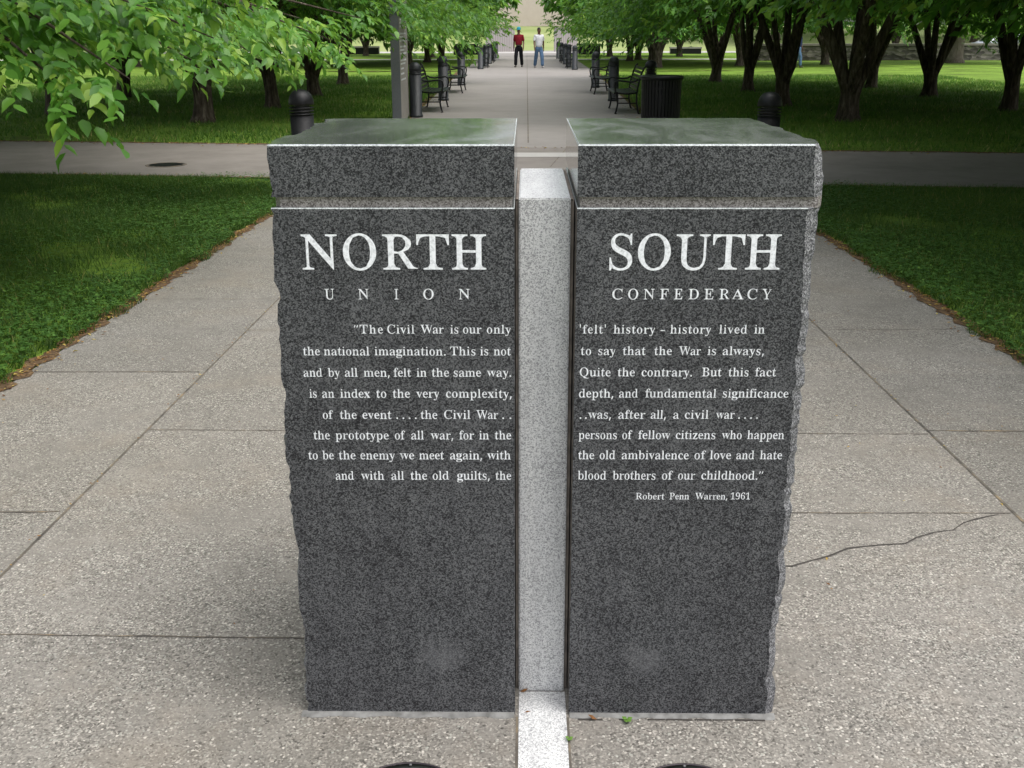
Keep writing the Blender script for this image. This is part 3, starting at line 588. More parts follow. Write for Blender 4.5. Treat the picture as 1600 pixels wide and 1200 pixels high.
R_low = [(0.5143,1.1468),(0.5154,1.1331),(0.5156,1.0719),(0.5161,1.0058),(0.5181,0.9501),(0.5197,0.9304),(0.5188,0.8641),(0.5197,0.7897),(0.5198,0.7387),(0.5216,0.6501),(0.5196,0.5753),(0.521,0.5049),(0.5186,0.43),(0.5188,0.3381),(0.5157,0.2676),(0.5127,0.1958),(0.5141,0.0979),(0.5147,0.0)]
R_up = [(0.5187,1.2674),(0.5198,1.2258),(0.5216,1.1895),(0.5235,1.1676)]
# how far the split side swells behind the face: (z, metres)
R_bulge = [(0.0,.015),(0.17,.012),(0.30,.012),(0.45,.011),(0.58,.011),(0.74,.012),(0.9,.013),(0.99,.014),(1.09,.017),(1.148,.018),(1.17,.012),(1.19,.017),(1.25,.013),(1.268,.003)]
L_bulge = [(0.0,.006),(0.3,.004),(0.6,.005),(0.97,-.004),(1.268,-.002)]
def interp(tab, z):
    tab = sorted([(q[1], q[0]) for q in tab]) if tab[0][1] > tab[-1][1] else tab
    xs = [t[0] for t in tab]; ys = [t[1] for t in tab]
    return float(np.interp(z, xs, ys))
def fbm(x, y, seed):
    v = 0; a = 1
    for o in range(4):
        v += a * (math.sin(x * 1.7 + seed * 3.1 + o) * math.cos(y * 2.3 - seed + o * 2) + 0.6 * math.sin(x * 3.9 - y * 2.9 + seed * 7 + o)); x *= 2.03; y *= 1.97; a *= 0.55
    return v * 0.35
DEP = 0.646
CHIPS = {}
def chip_at(z, seed):
    """irregular spalls knocked out of the front corner: (height, reach up, reach down, depth)"""
    if seed not in CHIPS:
        r_ = random.Random(seed * 7 + 1)
        CHIPS[seed] = [(r_.uniform(0, 1.3), r_.uniform(.003, .03), r_.uniform(.004, .045), r_.uniform(.002, .0085) * r_.random() + .0015) for _ in range(46)]
    d = 0
    for h, up, dn, dp in CHIPS[seed]:
        t = (z - h) / up if z > h else (h - z) / dn
        if t < 1: d = max(d, dp * (1 - t) ** .7)
    return d
def stone_block(edge, bulge, xi, z0, z1, side, chamfer, face_mat, seed):
    """side -1: split side at -x; xi: straight polished inner side. Materials: 0 face 1 polished 2 split 3 pale edge"""
    H = z1 - z0; nz = max(8, int(H / 0.012)); nd = 36
    rows = [z0 + H * i / nz for i in range(nz + 1)]
    c = chamfer
    v = []; f = []; mi = []
    def P(x, y, z): v.append((x, y, z)); return len(v) - 1
    front = []; outer = []; inner = []
    for i, z in enumerate(rows):
        zf = z
        if i == nz: zf = z1 - c
        xo = interp(edge, zf) + side * (0.0030 * fbm(z * 31 + seed, z * 17, seed + 2) * abs(fbm(z * 5, 1.3, seed)) + rnd.uniform(-.0011, .0011)) - side * chip_at(z, seed)
        row = []
        for j in range(nd + 1):
            t = j / nd; y = D + DEP * t
            b = float(np.interp(z, [q[0] for q in bulge], [q[1] for q in bulge])) * min(1.0, t * nd / 0.8) + (0.010 * min(1.0, t * nd / 1.6) if side > 0 else 0)
            q1 = fbm(y * 6, z * 4.5, seed); q2 = fbm(y * 19 + q1, z * 14 + 2 * q1, seed + 4)
            n = 0.012 * (abs(q1) * 1.6 - .4) * min(1, t * nd / 2.5) + 0.006 * (abs(q2) * 1.5 - .3) * min(1, t * nd / 1.5)
            n = max(n, -0.022) if side > 0 else n
            taper = 0.012 * t * t
            if side < 0: n += 0.012 * (math.floor(t * 9 + 1.3 * math.sin(z * 11 + t * 5)) % 3 - 1) * min(1, t * nd / 4)
            row.append(P(xo + side * (b + n * 0.8 - taper), y + (c * 0 if j else 0), z if not (i == nz and j == 0) else z1 - c))
        outer.append(row)
        front.append(row[0])
        inner.append((P(xi, D, zf if i == nz else z), P(xi, D + DEP, z)))
    for i in range(nz):
        for j in range(nd):
            a, b_, c_, d_ = outer[i][j], outer[i][j + 1], outer[i + 1][j + 1], outer[i + 1][j]
            f.append((a, b_, c_, d_) if side > 0 else (d_, c_, b_, a)); mi.append(2)
        q = (inner[i][0], front[i], front[i + 1], inner[i + 1][0]); f.append(q if side > 0 else q[::-1]); mi.append(0)
        q = (inner[i][1], inner[i][0], inner[i + 1][0], inner[i + 1][1]); f.append(q if side > 0 else q[::-1]); mi.append(1)
        q = (outer[i][nd], inner[i][1], inner[i + 1][1], outer[i + 1][nd]); f.append(q if side > 0 else q[::-1]); mi.append(0)
    # chamfer strip and polished top
    top = outer[nz]
    tf = [P(v[top[0]][0] - side * c * 0.4, D + c, z1), P(xi + side * c * 0.7, D + c, z1)]
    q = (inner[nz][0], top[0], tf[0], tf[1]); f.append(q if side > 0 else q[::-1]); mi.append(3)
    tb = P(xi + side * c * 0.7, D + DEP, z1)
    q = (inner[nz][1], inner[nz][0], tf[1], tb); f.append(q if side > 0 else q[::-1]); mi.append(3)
    ring = [tf[1], tf[0]] + top[1:] + [tb]
    f.append(tuple(ring) if side > 0 else tuple(ring[::-1])); mi.append(4)
    q = (top[0], top[1], tf[0]); f.append(q if side > 0 else q[::-1]); mi.append(2)
    q = (inner[nz][1], tb, top[nd]); f.append(q[::-1] if side > 0 else q); mi.append(0)
    bot = [outer[0][j] for j in range(nd + 1)] + [inner[0][1], inner[0][0]]
    f.append(tuple(bot[::-1]) if side > 0 else tuple(bot)); mi.append(2)
    me = mesh('stone_block', v, f, [face_mat, m_gr_pol, m_gr_rough, m_gr_edge, m_gr_top], False, mi)
    return me

GLYPHS = {
 "'":(152,'57 306 44 480 107 480 94 306'),
 ',':(180,'28 -87 47 -3 53 27 57 53 61 78 124 78 129 71 122 46 114 20 104 -8 71 -87'),
 '.':(180,'89 -9 79 -8 69 -5 60 1 54 10 50 22 48 36 50 51 54 63 60 71 69 77 79 80 89 81 100 80 110 77 119 71 126 63 130 51 132 36 130 22 126 10 119 1 110 -5 100 -8'),
 '1':(376,'65 0 65 36 120 36 131 37 139 40 146 45 150 53 153 64 154 79 154 416 137 396 122 380 108 365 94 355 81 348 67 346 57 347 48 352 40 359 33 369 29 381 28 396 42 400 57 405 74 412 91 420 111 432 132 447 179 482 254 482 254 79 255 66 257 56 261 47 267 41 276 37 288 36 343 36 343 0'),
 '6':(376,'197 -7 165 -4 136 4 109 18 86 37 67 62 51 93 39 130 33 173 30 222 32 258 35 293 42 325 51 356 63 384 77 409 94 432 114 450 137 466 163 477 191 484 222 486 249 485 272 482 291 476 307 468 319 459 329 449 335 437 339 425 340 412 338 399 332 387 322 376 307 367 287 362 260 360 259 373 258 387 256 400 253 413 249 424 243 434 236 441 227 445 216 447 191 441 170 426 152 401 139 366 130 322 125 269 135 275 147 281 161 286 177 291 196 293 218 294 256 290 288 278 315 258 336 230 348 196 352 155 348 110 334 71 313 38 282 13 244 -2/199 38 215 41 228 49 239 64 248 85 253 113 255 148 253 181 247 208 238 228 226 242 211 250 193 253 180 252 168 249 154 243 142 236 132 228 125 221 128 162 135 116 147 81 162 57 179 42'),
 '9':(376,'152 -7 127 -5 106 -2 88 4 73 12 62 22 53 33 47 45 44 57 42 69 43 79 46 87 50 94 57 100 65 104 75 107 83 88 92 71 103 56 118 45 135 38 156 36 205 57 237 122 251 230 240 218 227 207 212 198 195 191 176 186 155 185 119 189 87 201 60 220 40 248 28 282 24 324 26 355 32 383 42 409 56 431 74 450 95 466 120 477 147 484 177 486 209 484 238 476 264 463 287 444 307 420 323 390 335 353 343 310 345 261 344 225 340 190 334 157 326 126 315 97 301 72 284 49 264 30 241 14 215 3 185 -4/184 233 199 234 212 239 224 245 235 255 243 265 251 278 248 330 242 372 231 403 217 424 201 437 181 441 164 438 149 429 137 413 128 391 123 362 121 328 128 275 149 244'),
 'A':(437,'-9 0 -9 18 4 19 14 24 24 30 32 41 41 55 49 75 206 466 224 465 384 87 394 65 403 47 411 34 420 25 430 20 443 18 443 0 229 0 229 18 259 21 277 30 283 46 282 54 279 66 273 81 253 132 103 132 79 71 76 59 75 48 80 32 96 21 124 18 128 18 128 0/113 161 242 161 177 319'),
 'B':(443,'16 0 16 17 36 20 52 25 62 32 69 44 73 60 75 82 75 369 74 386 72 401 69 412 65 421 59 428 51 433 41 436 30 438 15 439 15 455 220 455 318 444 377 409 396 351 384 302 348 268 287 247 360 223 404 185 418 132 413 93 397 61 371 35 335 15 291 4 238 0/182 252 188 252 220 254 245 261 263 272 275 290 282 314 285 345 283 373 278 395 269 412 257 424 239 431 216 434 203 433 193 430 188 425 185 417 183 406 182 391/222 24 248 27 268 35 283 49 293 69 299 95 301 128 298 162 290 188 277 208 258 221 231 228 197 231 182 231 182 65 183 51 186 41 190 33 198 28 208 25'),
 'C':(469,'257 -11 213 -7 174 3 137 20 105 43 78 71 56 104 39 142 29 184 26 228 30 273 39 314 56 351 79 384 106 412 139 435 176 452 216 462 259 465 292 463 328 454 367 440 374 437 381 436 388 435 402 439 413 449 419 465 437 465 437 308 420 308 403 347 381 380 356 407 328 427 298 439 265 443 198 419 157 347 144 226 159 114 203 46 278 24 305 26 331 33 358 45 383 61 407 81 428 106 447 89 395 33 332 0'),
 'D':(496,'20 0 20 17 39 19 53 23 63 30 69 39 73 54 74 75 74 374 72 397 68 415 61 426 50 433 35 437 15 439 15 455 222 455 296 449 357 429 405 396 440 351 461 295 468 228 453 128 408 57 333 14 228 0/222 24 262 30 295 47 319 75 337 115 347 166 351 229 336 342 294 410 223 433 208 432 197 429 190 423 185 415 183 402 182 385 182 72 183 55 185 42 190 34 197 29 208 25'),
 'E':(442,'14 0 14 17 35 18 51 22 62 30 70 41 74 57 75 78 75 369 74 394 69 413 62 425 51 433 36 437 16 439 16 455 399 455 399 320 383 320 375 357 361 386 340 406 312 420 276 428 232 430 219 430 208 429 200 428 194 426 189 422 186 417 184 410 183 400 183 388 183 246 193 246 221 248 243 256 259 269 272 288 281 313 288 345 304 345 304 118 287 118 284 143 280 164 273 181 264 195 254 206 241 213 225 218 207 221 185 222 183 222 183 67 184 53 187 42 192 35 201 31 213 28 230 28 261 29 289 32 313 39 335 48 354 60 371 75 386 94 399 116 411 143 430 143 402 0'),
 'F':(405,'15 0 15 17 36 20 52 26 62 34 69 45 73 62 75 84 75 375 73 396 69 412 61 423 50 430 35 435 14 439 14 455 394 455 394 320 377 320 372 345 365 367 355 385 343 400 328 412 310 420 288 426 261 430 230 431 200 429 194 428 189 425 186 421 184 416 182 408 182 398 182 247 190 247 217 250 239 257 256 270 269 289 278 314 284 347 302 347 302 118 285 118 279 154 269 181 257 200 239 213 217 221 189 224 182 224 182 81 183 66 185 53 188 43 193 34 200 28 210 24 222 20 238 18 257 17 257 0'),
 'H':(524,'15 0 15 17 36 20 52 24 62 32 69 43 73 59 75 81 75 379 73 398 69 413 62 424 51 431 36 436 16 439 16 455 242 455 242 439 227 437 214 435 204 432 197 428 191 422 187 415 184 406 183 394 182 379 182 251 342 251 342 379 341 394 340 406 337 415 334 422 328 428 320 432 310 435 298 437 282 439 282 455 507 455 507 439 486 436 471 431 461 424 454 414 451 399 449 379 449 81 451 60 455 44 461 33 471 25 487 20 507 17 507 0 282 0 282 17 303 20 318 24 329 31 336 41 340 58 342 81 342 221 182 221 182 81 183 59 187 43 194 32 205 24 221 20 242 17 242 0'),
 'I':(261,'13 0 13 17 34 21 50 26 61 32 69 42 74 56 75 75 75 387 74 405 70 419 63 427 52 433 36 437 13 439 13 455 244 455 244 439 223 437 207 433 196 427 188 419 184 405 183 387 183 77 183 64 185 53 187 44 192 37 198 31 206 26 216 23 230 20 246 17 246 0'),
 'N':(494,'403 -11 107 350 107 79 108 57 112 42 119 31 129 24 145 20 167 17 167 0 18 0 18 17 33 18 45 20 54 23 61 27 67 33 71 41 74 51 75 64 76 79 76 388 56 412 43 427 36 433 18 439 18 455 156 455 391 169 391 377 390 392 389 404 386 414 382 421 376 427 369 431 359 435 346 437 331 439 331 455 480 455 480 439 459 436 443 432 433 425 427 414 423 398 422 377 422 -11'),
 'O':(526,'261 -11 228 -9 198 -3 169 7 142 21 117 38 94 58 75 81 58 106 45 134 35 163 29 195 28 228 29 260 35 292 45 321 58 349 75 374 95 397 117 417 143 434 170 448 200 458 232 464 265 466 298 464 328 458 357 448 384 435 409 418 431 399 451 376 467 351 481 323 490 293 496 261 498 228 496 195 490 163 481 134 467 106 450 81 430 58 408 38 383 21 355 7 325 -3 294 -9/265 12 328 36 367 108 379 228 376 293 365 346 348 389 324 419 294 437 260 443 196 419 158 347 145 228 149 163 159 109 177 67 201 37 230 18'),
 'P':(418,'15 0 15 17 36 20 52 24 62 32 69 43 73 59 75 81 75 379 73 398 69 413 62 424 51 431 36 436 16 439 16 455 214 455 265 454 306 449 336 440 357 429 375 415 390 398 400 378 407 356 409 332 404 296 390 266 367 240 334 221 292 209 242 206 182 206 182 81 183 59 187 43 194 32 205 24 221 20 242 17 242 0/182 230 201 230 231 232 255 240 272 253 283 271 290 297 292 329 290 361 285 387 275 406 261 420 241 428 216 431 204 430 195 428 189 424 185 418 183 409 182 398'),
 'Q':(526,'378 -116 296 -103 232 -64 187 -1 155 13 127 30 101 50 80 74 61 100 47 129 36 160 30 193 28 228 29 260 35 292 45 321 58 349 75 374 95 397 117 417 143 434 170 448 200 458 232 464 265 466 298 464 328 458 357 448 384 435 409 418 431 399 451 376 467 351 481 323 490 293 496 261 498 228 493 176 479 128 454 86 421 49 379 21 330 0 360 -45 398 -72 445 -81 459 -80 475 -77 492 -73 495 -92 455 -105 416 -113/265 12 329 36 367 108 380 228 377 293 366 346 348 389 324 419 294 437 260 443 196 419 158 347 145 228 149 163 160 109 178 67 202 37 231 18'),
 'R':(473,'15 0 15 17 36 20 52 24 62 32 69 43 73 59 75 81 75 379 73 398 69 413 62 424 51 431 36 436 16 439 16 455 217 455 278 452 329 442 367 426 395 403 412 372 417 334 406 285 372 248 315 224 432 50 439 40 446 32 452 26 459 21 468 18 478 17 480 17 480 0 338 0 201 212 182 212 182 81 183 59 187 43 194 32 205 24 221 20 242 17 242 0/182 234 203 234 235 236 261 245 280 258 293 278 301 304 304 336 295 389 268 421 224 431 209 430 197 427 190 422 185 414 183 402 182 385'),
 'S':(391,'43 -11 43 158 62 158 75 113 91 77 111 50 136 30 164 19 197 15 220 17 241 24 257 36 269 51 276 69 279 89 273 117 255 140 225 160 163 191 127 210 99 231 77 253 62 276 53 302 50 332 52 358 57 381 67 403 80 421 96 437 115 449 136 459 160 464 185 466 199 466 213 464 229 461 282 448 291 446 300 445 310 447 317 454 320 466 339 466 339 319 322 319 315 343 305 365 293 385 280 402 265 417 248 429 231 438 213 443 194 445 173 443 155 437 140 426 128 413 122 398 120 380 121 364 127 349 137 336 151 325 168 314 189 303 253 273 279 260 300 247 317 233 331 219 342 204 350 188 355 171 358 153 359 133 357 106 350 80 339 58 323 38 304 21 281 8 254 -2 225 -8 192 -10 158 -8 147 -6 136 -3 126 1 98 9 85 12 78 12 73 10 69 7 66 3 64 -3 61 -11'),
 'T':(424,'92 0 92 17 114 19 130 23 142 31 150 42 154 59 156 81 156 433 149 433 116 430 88 420 65 403 47 380 35 352 29 318 11 318 11 455 410 455 410 317 394 317 375 382 333 420 269 433 263 433 263 81 265 58 269 41 276 30 288 23 305 19 328 17 328 0'),
 'U':(493,'248 -13 192 -8 147 6 114 29 91 61 78 103 73 155 73 379 72 398 68 413 61 424 50 431 35 436 15 439 15 455 240 455 240 439 225 437 213 435 202 432 195 428 189 422 185 415 183 406 181 394 181 379 181 140 183 104 191 74 203 51 221 35 245 25 275 22 340 37 379 83 392 159 392 378 391 398 387 413 379 423 368 431 351 436 328 439 328 455 474 455 474 439 456 435 442 429 433 421 427 411 424 396 422 378 422 181 418 118 403 69 380 32 346 7 302 -8'),
 'W':(612,'171 -11 32 393 27 407 21 419 15 427 8 433 -2 437 -15 439 -15 455 181 455 181 439 168 438 157 435 150 432 145 427 141 420 140 410 141 400 144 387 148 373 223 153 301 353 286 399 281 413 274 423 267 429 258 434 245 437 229 439 229 455 439 455 439 439 413 436 398 427 393 412 394 405 396 397 399 386 474 166 541 369 545 384 548 397 549 406 547 417 544 425 538 430 529 434 518 437 503 439 503 455 624 455 624 439 612 435 602 429 594 421 588 410 581 396 575 379 446 -11 428 -11 316 309 190 -11'),
 'Y':(426,'101 0 101 17 122 20 138 24 148 32 155 43 159 59 161 81 161 179 46 387 35 406 24 421 14 429 1 435 -13 438 -13 455 207 455 207 438 195 438 184 437 175 435 167 432 161 428 157 423 156 416 157 409 159 401 164 392 248 226 333 366 342 382 347 396 349 408 343 424 326 435 298 438 295 438 295 455 439 455 439 438 428 435 418 431 409 424 400 416 392 405 383 392 268 203 268 81 269 59 273 43 280 32 291 24 307 20 328 17 328 0'),
 'a':(344,'255 -10 226 -5 208 10 200 35 168 11 133 -4 95 -9 74 -6 55 0 40 11 29 26 22 43 20 63 25 91 39 115 63 136 98 155 143 173 199 190 199 241 197 258 193 272 187 282 177 290 164 294 148 296 123 293 109 286 104 274 105 270 108 264 113 257 119 248 122 239 123 231 121 220 117 210 110 202 100 196 90 192 77 191 64 192 54 196 45 203 38 212 34 223 33 236 35 252 40 266 49 278 62 290 77 300 95 308 115 314 137 317 162 318 205 315 239 307 263 292 280 271 290 244 293 210 293 62 293 52 294 45 295 40 297 37 300 35 304 34 309 35 314 38 320 42 329 28 306 7 281 -6/151 34 158 34 165 37 174 41 183 47 191 54 199 63 199 169 154 151 127 123 118 84 122 56 133 39'),
 'b':(361,'43 -11 43 388 42 407 40 420 37 428 31 434 21 437 8 439 8 455 138 455 138 279 162 301 190 314 221 318 244 316 265 310 284 299 301 284 315 266 326 245 335 221 340 195 342 166 340 133 333 103 323 75 308 51 291 30 270 13 246 0 220 -8 192 -10 162 -6 133 7 105 28 53 -11/183 14 204 18 220 30 232 49 239 77 244 114 245 160 244 197 239 228 231 251 220 267 204 277 184 280 174 279 164 275 155 270 147 262 142 253 138 242 138 69 143 38 158 20'),
 'c':(294,'156 -10 131 -8 108 -1 87 11 67 26 51 45 38 68 28 93 21 120 19 150 22 181 29 210 40 237 55 260 74 280 96 297 120 309 146 317 175 319 204 317 230 310 250 298 265 283 274 265 277 245 276 233 272 223 266 215 258 209 248 205 236 204 214 209 201 225 196 251 197 261 197 271 194 286 185 294 169 297 138 285 118 248 112 187 115 142 123 105 137 76 156 55 178 42 204 38 227 42 250 53 271 72 285 60 248 21 205 -2'),
 'd':(370,'140 -10 117 -8 97 -1 78 10 61 26 47 44 35 66 26 91 21 118 19 147 21 180 27 210 36 237 48 261 63 281 81 297 101 309 123 316 146 318 175 314 201 301 223 280 223 401 222 413 218 423 212 430 203 435 191 438 176 439 176 455 319 455 319 75 320 60 322 49 325 41 330 35 340 30 353 28 353 11 315 8 271 1 223 -10 223 39 201 12 173 -5/171 28 182 30 192 34 202 41 211 51 218 62 223 76 223 242 220 252 214 262 206 270 196 276 186 279 174 281 155 277 141 267 130 250 123 225 119 193 118 153 119 115 123 83 130 58 140 42 153 32'),
 'e':(301,'154 -10 129 -8 106 -1 85 10 66 26 50 45 37 69 27 95 21 125 19 157 21 187 28 215 38 240 51 263 68 282 87 298 109 309 132 316 157 318 193 314 224 301 249 280 268 251 279 216 283 173 283 166 117 166 127 97 154 56 199 42 225 47 248 62 270 86 285 73 248 27 205 -1/116 192 201 192 201 215 201 241 198 261 193 277 186 288 175 295 161 297 136 286 121 255 116 203'),
 'f':(214,'15 0 15 16 25 17 34 19 40 22 44 25 47 30 50 35 51 42 52 55 52 73 52 277 16 277 16 310 52 310 52 353 56 386 67 413 85 436 109 452 139 461 174 465 200 463 222 456 240 446 253 432 261 417 263 400 262 386 258 375 252 367 244 360 235 357 224 355 213 356 203 360 195 365 189 372 186 381 185 391 186 400 188 410 193 420 196 426 197 433 196 438 190 442 180 443 168 442 159 437 153 430 150 419 148 406 148 390 148 310 203 310 203 277 148 277 148 65 149 47 152 34 158 26 167 20 181 17 199 16 199 0'),
 'g':(327,'146 -140 106 -138 73 -132 48 -122 29 -108 18 -92 14 -75 20 -54 38 -38 69 -26 44 -10 29 9 24 30 26 46 32 61 42 74 57 86 77 98 102 110 58 135 31 169 22 212 24 232 30 251 40 268 53 282 69 295 88 305 109 312 132 317 157 318 183 317 208 312 233 304 317 304 317 268 268 268 281 248 289 226 291 203 290 185 285 167 276 151 264 137 250 125 234 116 215 108 194 104 172 103 157 103 142 104 131 103 121 100 112 94 106 87 102 80 101 71 105 59 119 51 141 49 175 49 208 48 236 45 259 40 277 33 292 24 303 13 310 -1 314 -18 316 -37 311 -67 296 -92 272 -113 239 -128 197 -137/157 124 172 127 183 134 190 146 195 163 198 184 199 211 198 238 195 260 190 276 183 288 172 295 157 297 143 295 132 288 124 276 118 260 115 238 114 211 115 184 118 163 124 146 132 134 143 127/161 -116 218 -111 252 -94 263 -66 262 -55 257 -47 249 -41 238 -37 223 -35 205 -34 97 -34 84 -45 76 -58 73 -73 76 -84 83 -94 95 -103 111 -111 133 -115'),
 'h':(381,'18 0 18 16 30 17 39 21 45 26 49 33 52 43 52 56 52 399 52 412 49 422 46 429 40 435 31 438 19 440 19 455 148 455 148 267 175 295 207 313 243 318 292 306 321 271 330 212 330 56 331 43 333 33 337 26 343 21 352 17 363 16 363 0 202 0 202 16 207 16 223 21 232 34 235 56 235 217 234 234 232 247 229 258 223 265 215 270 203 271 183 267 164 255 148 235 148 56 148 43 151 33 154 26 160 21 168 17 180 16 180 0'),
 'i':(199,'101 362 87 364 75 368 65 376 57 387 52 399 50 412 52 426 57 438 65 449 75 457 87 462 101 463 114 462 126 457 137 449 145 438 150 426 151 412 149 399 145 387 136 376 126 368 114 364/18 0 18 16 30 18 39 21 45 26 49 32 52 43 52 56 52 252 52 267 50 278 47 285 41 289 32 292 20 293 21 310 148 310 148 56 149 43 151 33 154 26 160 21 168 18 180 16 180 0'),
 'l':(200,'18 0 18 16 30 18 39 21 45 26 49 32 52 43 52 56 52 398 52 411 50 421 47 429 42 434 33 438 20 439 20 455 148 455 148 56 149 43 151 33 154 26 160 21 168 18 180 16 180 0'),
 'm':(554,'18 0 18 16 30 17 39 21 45 26 49 33 52 43 52 56 52 253 52 266 49 276 46 284 40 289 31 293 19 294 19 310 146 310 146 265 173 294 204 312 237 318 277 312 305 293 320 261 348 293 381 312 418 318 465 306 494 271 504 212 504 56 504 43 507 33 510 26 516 21 524 17 536 16 536 0 377 0 377 16 389 18 397 21 403 26 407 34 409 44 410 56 410 217 409 234 407 247 404 258 398 265 389 270 377 271 358 268 341 256 324 237 324 56 325 44 327 34 331 26 336 21 345 18 356 16 356 0 199 0 199 16 211 18 219 21 225 26 229 34 231 44 232 56 232 217 231 233 229 247 226 258 220 265 211 270 199 271 180 267 162 255 146 235 146 56 147 44 149 34 152 27 158 21 166 18 177 16 177 0'),
 'n':(381,'18 0 18 16 30 17 39 21 45 26 49 33 52 43 52 56 52 253 52 266 49 276 46 284 40 289 31 293 19 294 19 310 148 310 148 267 175 296 207 313 243 318 292 306 321 271 330 212 330 56 331 43 333 33 337 26 343 21 352 17 363 16 363 0 202 0 202 16 207 16 223 21 232 34 235 56 235 217 234 234 232 247 229 258 223 265 215 270 203 271 183 267 164 255 148 235 148 56 148 43 151 33 154 26 160 21 168 17 180 16 180 0'),
 'o':(337,'169 -10 140 -8 114 -1 90 11 69 27 52 47 38 70 27 96 21 124 19 154 21 184 27 213 38 239 52 262 69 281 90 297 114 309 140 316 168 318 196 316 222 309 245 298 266 282 283 263 298 240 308 214 315 185 317 154 315 123 308 94 298 69 284 46 266 26 245 11 222 -1 197 -8/169 11 186 14 199 24 209 39 212 50 215 64 217 81 220 154 218 206 214 245 208 271 198 286 185 296 169 299 151 296 138 286 128 271 122 245 118 206 117 154 117 127 118 103 120 82 122 64 125 50 128 39 138 24 152 14'),
 'p':(372,'17 -139 17 -124 27 -123 34 -120 40 -117 45 -113 48 -107 50 -101 52 -64 52 243 52 261 50 275 46 283 41 288 32 292 19 295 19 310 143 310 143 263 166 294 195 313 230 319 253 317 274 310 293 298 309 283 323 264 335 241 343 216 348 189 350 160 348 128 343 99 334 72 323 48 308 28 291 12 272 0 250 -8 227 -10 196 -5 170 9 148 32 148 -58 148 -74 150 -88 152 -99 155 -107 160 -113 167 -118 175 -120 185 -122 197 -123 197 -139/195 28 214 32 229 42 239 59 247 84 251 116 253 154 251 192 247 223 241 248 232 265 218 275 199 278 179 273 162 259 148 235 148 69 160 46 176 33'),
 'r':(288,'18 0 18 16 30 18 39 21 45 26 49 32 52 43 52 56 52 252 52 267 50 278 46 285 41 289 32 292 20 293 21 310 146 310 146 252 158 272 172 288 187 301 203 311 218 316 233 318 250 317 264 312 275 304 283 293 288 281 289 266 288 254 284 243 278 234 270 228 260 224 248 222 237 223 229 226 222 231 207 250 202 255 196 259 189 260 179 258 171 252 162 241 155 228 151 211 149 192 149 56 150 42 153 32 159 25 167 21 180 18 197 16 197 0'),
 's':(289,'151 -10 132 -8 110 -3 87 6 73 9 64 7 56 1 51 -9 36 -9 36 105 53 105 61 79 72 57 87 39 103 26 121 17 140 15 156 16 168 20 179 27 186 35 191 46 192 58 188 76 176 92 156 105 107 130 85 142 68 155 54 169 45 185 39 202 37 220 40 247 49 270 65 291 86 306 111 316 141 319 166 316 199 308 206 306 213 305 220 306 226 311 230 319 244 319 244 222 228 222 220 244 209 262 196 277 182 288 166 294 149 296 136 295 125 292 116 286 110 278 106 269 105 259 106 249 109 240 115 232 123 225 134 218 146 212 191 189 212 178 229 165 241 151 250 136 255 117 257 95 254 65 244 39 228 18 206 2 181 -7'),
 't':(229,'124 -9 99 -7 80 -1 66 10 56 26 50 46 48 71 48 279 20 279 20 300 46 324 68 347 88 369 105 389 118 407 129 424 144 424 144 310 208 310 208 279 144 279 144 82 145 69 147 59 149 51 154 45 160 41 168 40 183 44 195 56 206 75 222 66 198 24 165 -1'),
 'u':(375,'131 -10 103 -7 81 2 65 17 54 38 48 65 46 97 46 248 45 262 43 274 39 282 33 289 24 293 11 294 11 310 142 310 142 74 143 63 146 54 151 46 158 40 166 37 177 36 196 39 213 49 228 66 228 248 228 263 225 275 221 283 214 289 204 293 189 294 189 310 324 310 324 70 325 56 327 46 331 39 338 34 347 31 360 30 360 13 321 10 277 3 228 -10 228 40 216 26 202 13 186 3 169 -4 150 -9'),
 'v':(307,'142 -10 38 248 33 261 27 272 22 281 16 288 8 292 -3 293 -3 310 164 310 164 294 156 294 141 292 132 286 129 276 130 268 185 122 236 253 241 272 237 284 224 292 203 294 203 310 305 310 305 295 294 291 284 286 278 279 272 269 266 258 260 243 160 -10'),
 'w':(435,'122 -10 17 265 14 272 10 279 6 284 1 289 -4 292 -11 293 -11 310 138 310 138 293 130 293 124 291 120 289 117 286 115 282 114 276 116 266 120 253 167 127 211 235 201 266 197 276 193 283 190 288 185 292 177 294 168 295 168 310 323 310 323 293 308 291 299 285 296 276 296 269 298 262 336 141 382 256 385 263 386 270 387 275 386 281 384 286 380 289 374 291 366 293 356 295 356 310 445 310 445 295 437 293 430 290 425 284 412 258 304 -10 289 -10 223 197 140 -10'),
 'x':(319,'5 0 5 15 24 23 44 37 62 56 123 136 43 263 31 279 18 289 4 293 4 310 169 310 169 294 153 293 143 288 140 280 141 275 144 269 149 260 183 206 224 257 230 265 233 272 234 279 234 284 231 287 227 290 221 292 212 293 201 294 201 310 311 310 311 296 292 289 273 275 254 254 198 184 291 36 303 21 307 18 312 16 319 15 319 0 155 0 155 16 164 16 172 18 178 19 182 22 185 26 185 30 184 38 180 48 173 59 138 114 97 61 90 51 86 42 85 34 88 23 98 17 114 15 118 15 118 0'),
 'y':(301,'52 -140 36 -139 22 -133 10 -125 1 -113 -5 -100 -7 -84 -5 -73 -2 -62 5 -53 13 -46 24 -41 36 -40 46 -41 56 -44 64 -49 70 -57 73 -65 75 -76 74 -81 74 -87 75 -94 79 -97 86 -99 94 -96 104 -88 114 -74 120 -65 125 -55 129 -44 133 -32 137 -19 140 -5 36 251 25 275 15 287 11 291 4 293 -3 293 -5 293 -5 310 162 310 162 293 151 293 142 291 136 289 132 286 129 281 128 275 130 267 133 257 185 119 230 241 236 260 238 274 237 281 234 286 229 289 223 292 214 293 203 293 203 310 300 310 300 293 291 292 283 288 277 281 271 271 265 258 259 242 162 -24 151 -53 140 -77 129 -96 118 -111 107 -122 95 -131 83 -136 68 -139'),
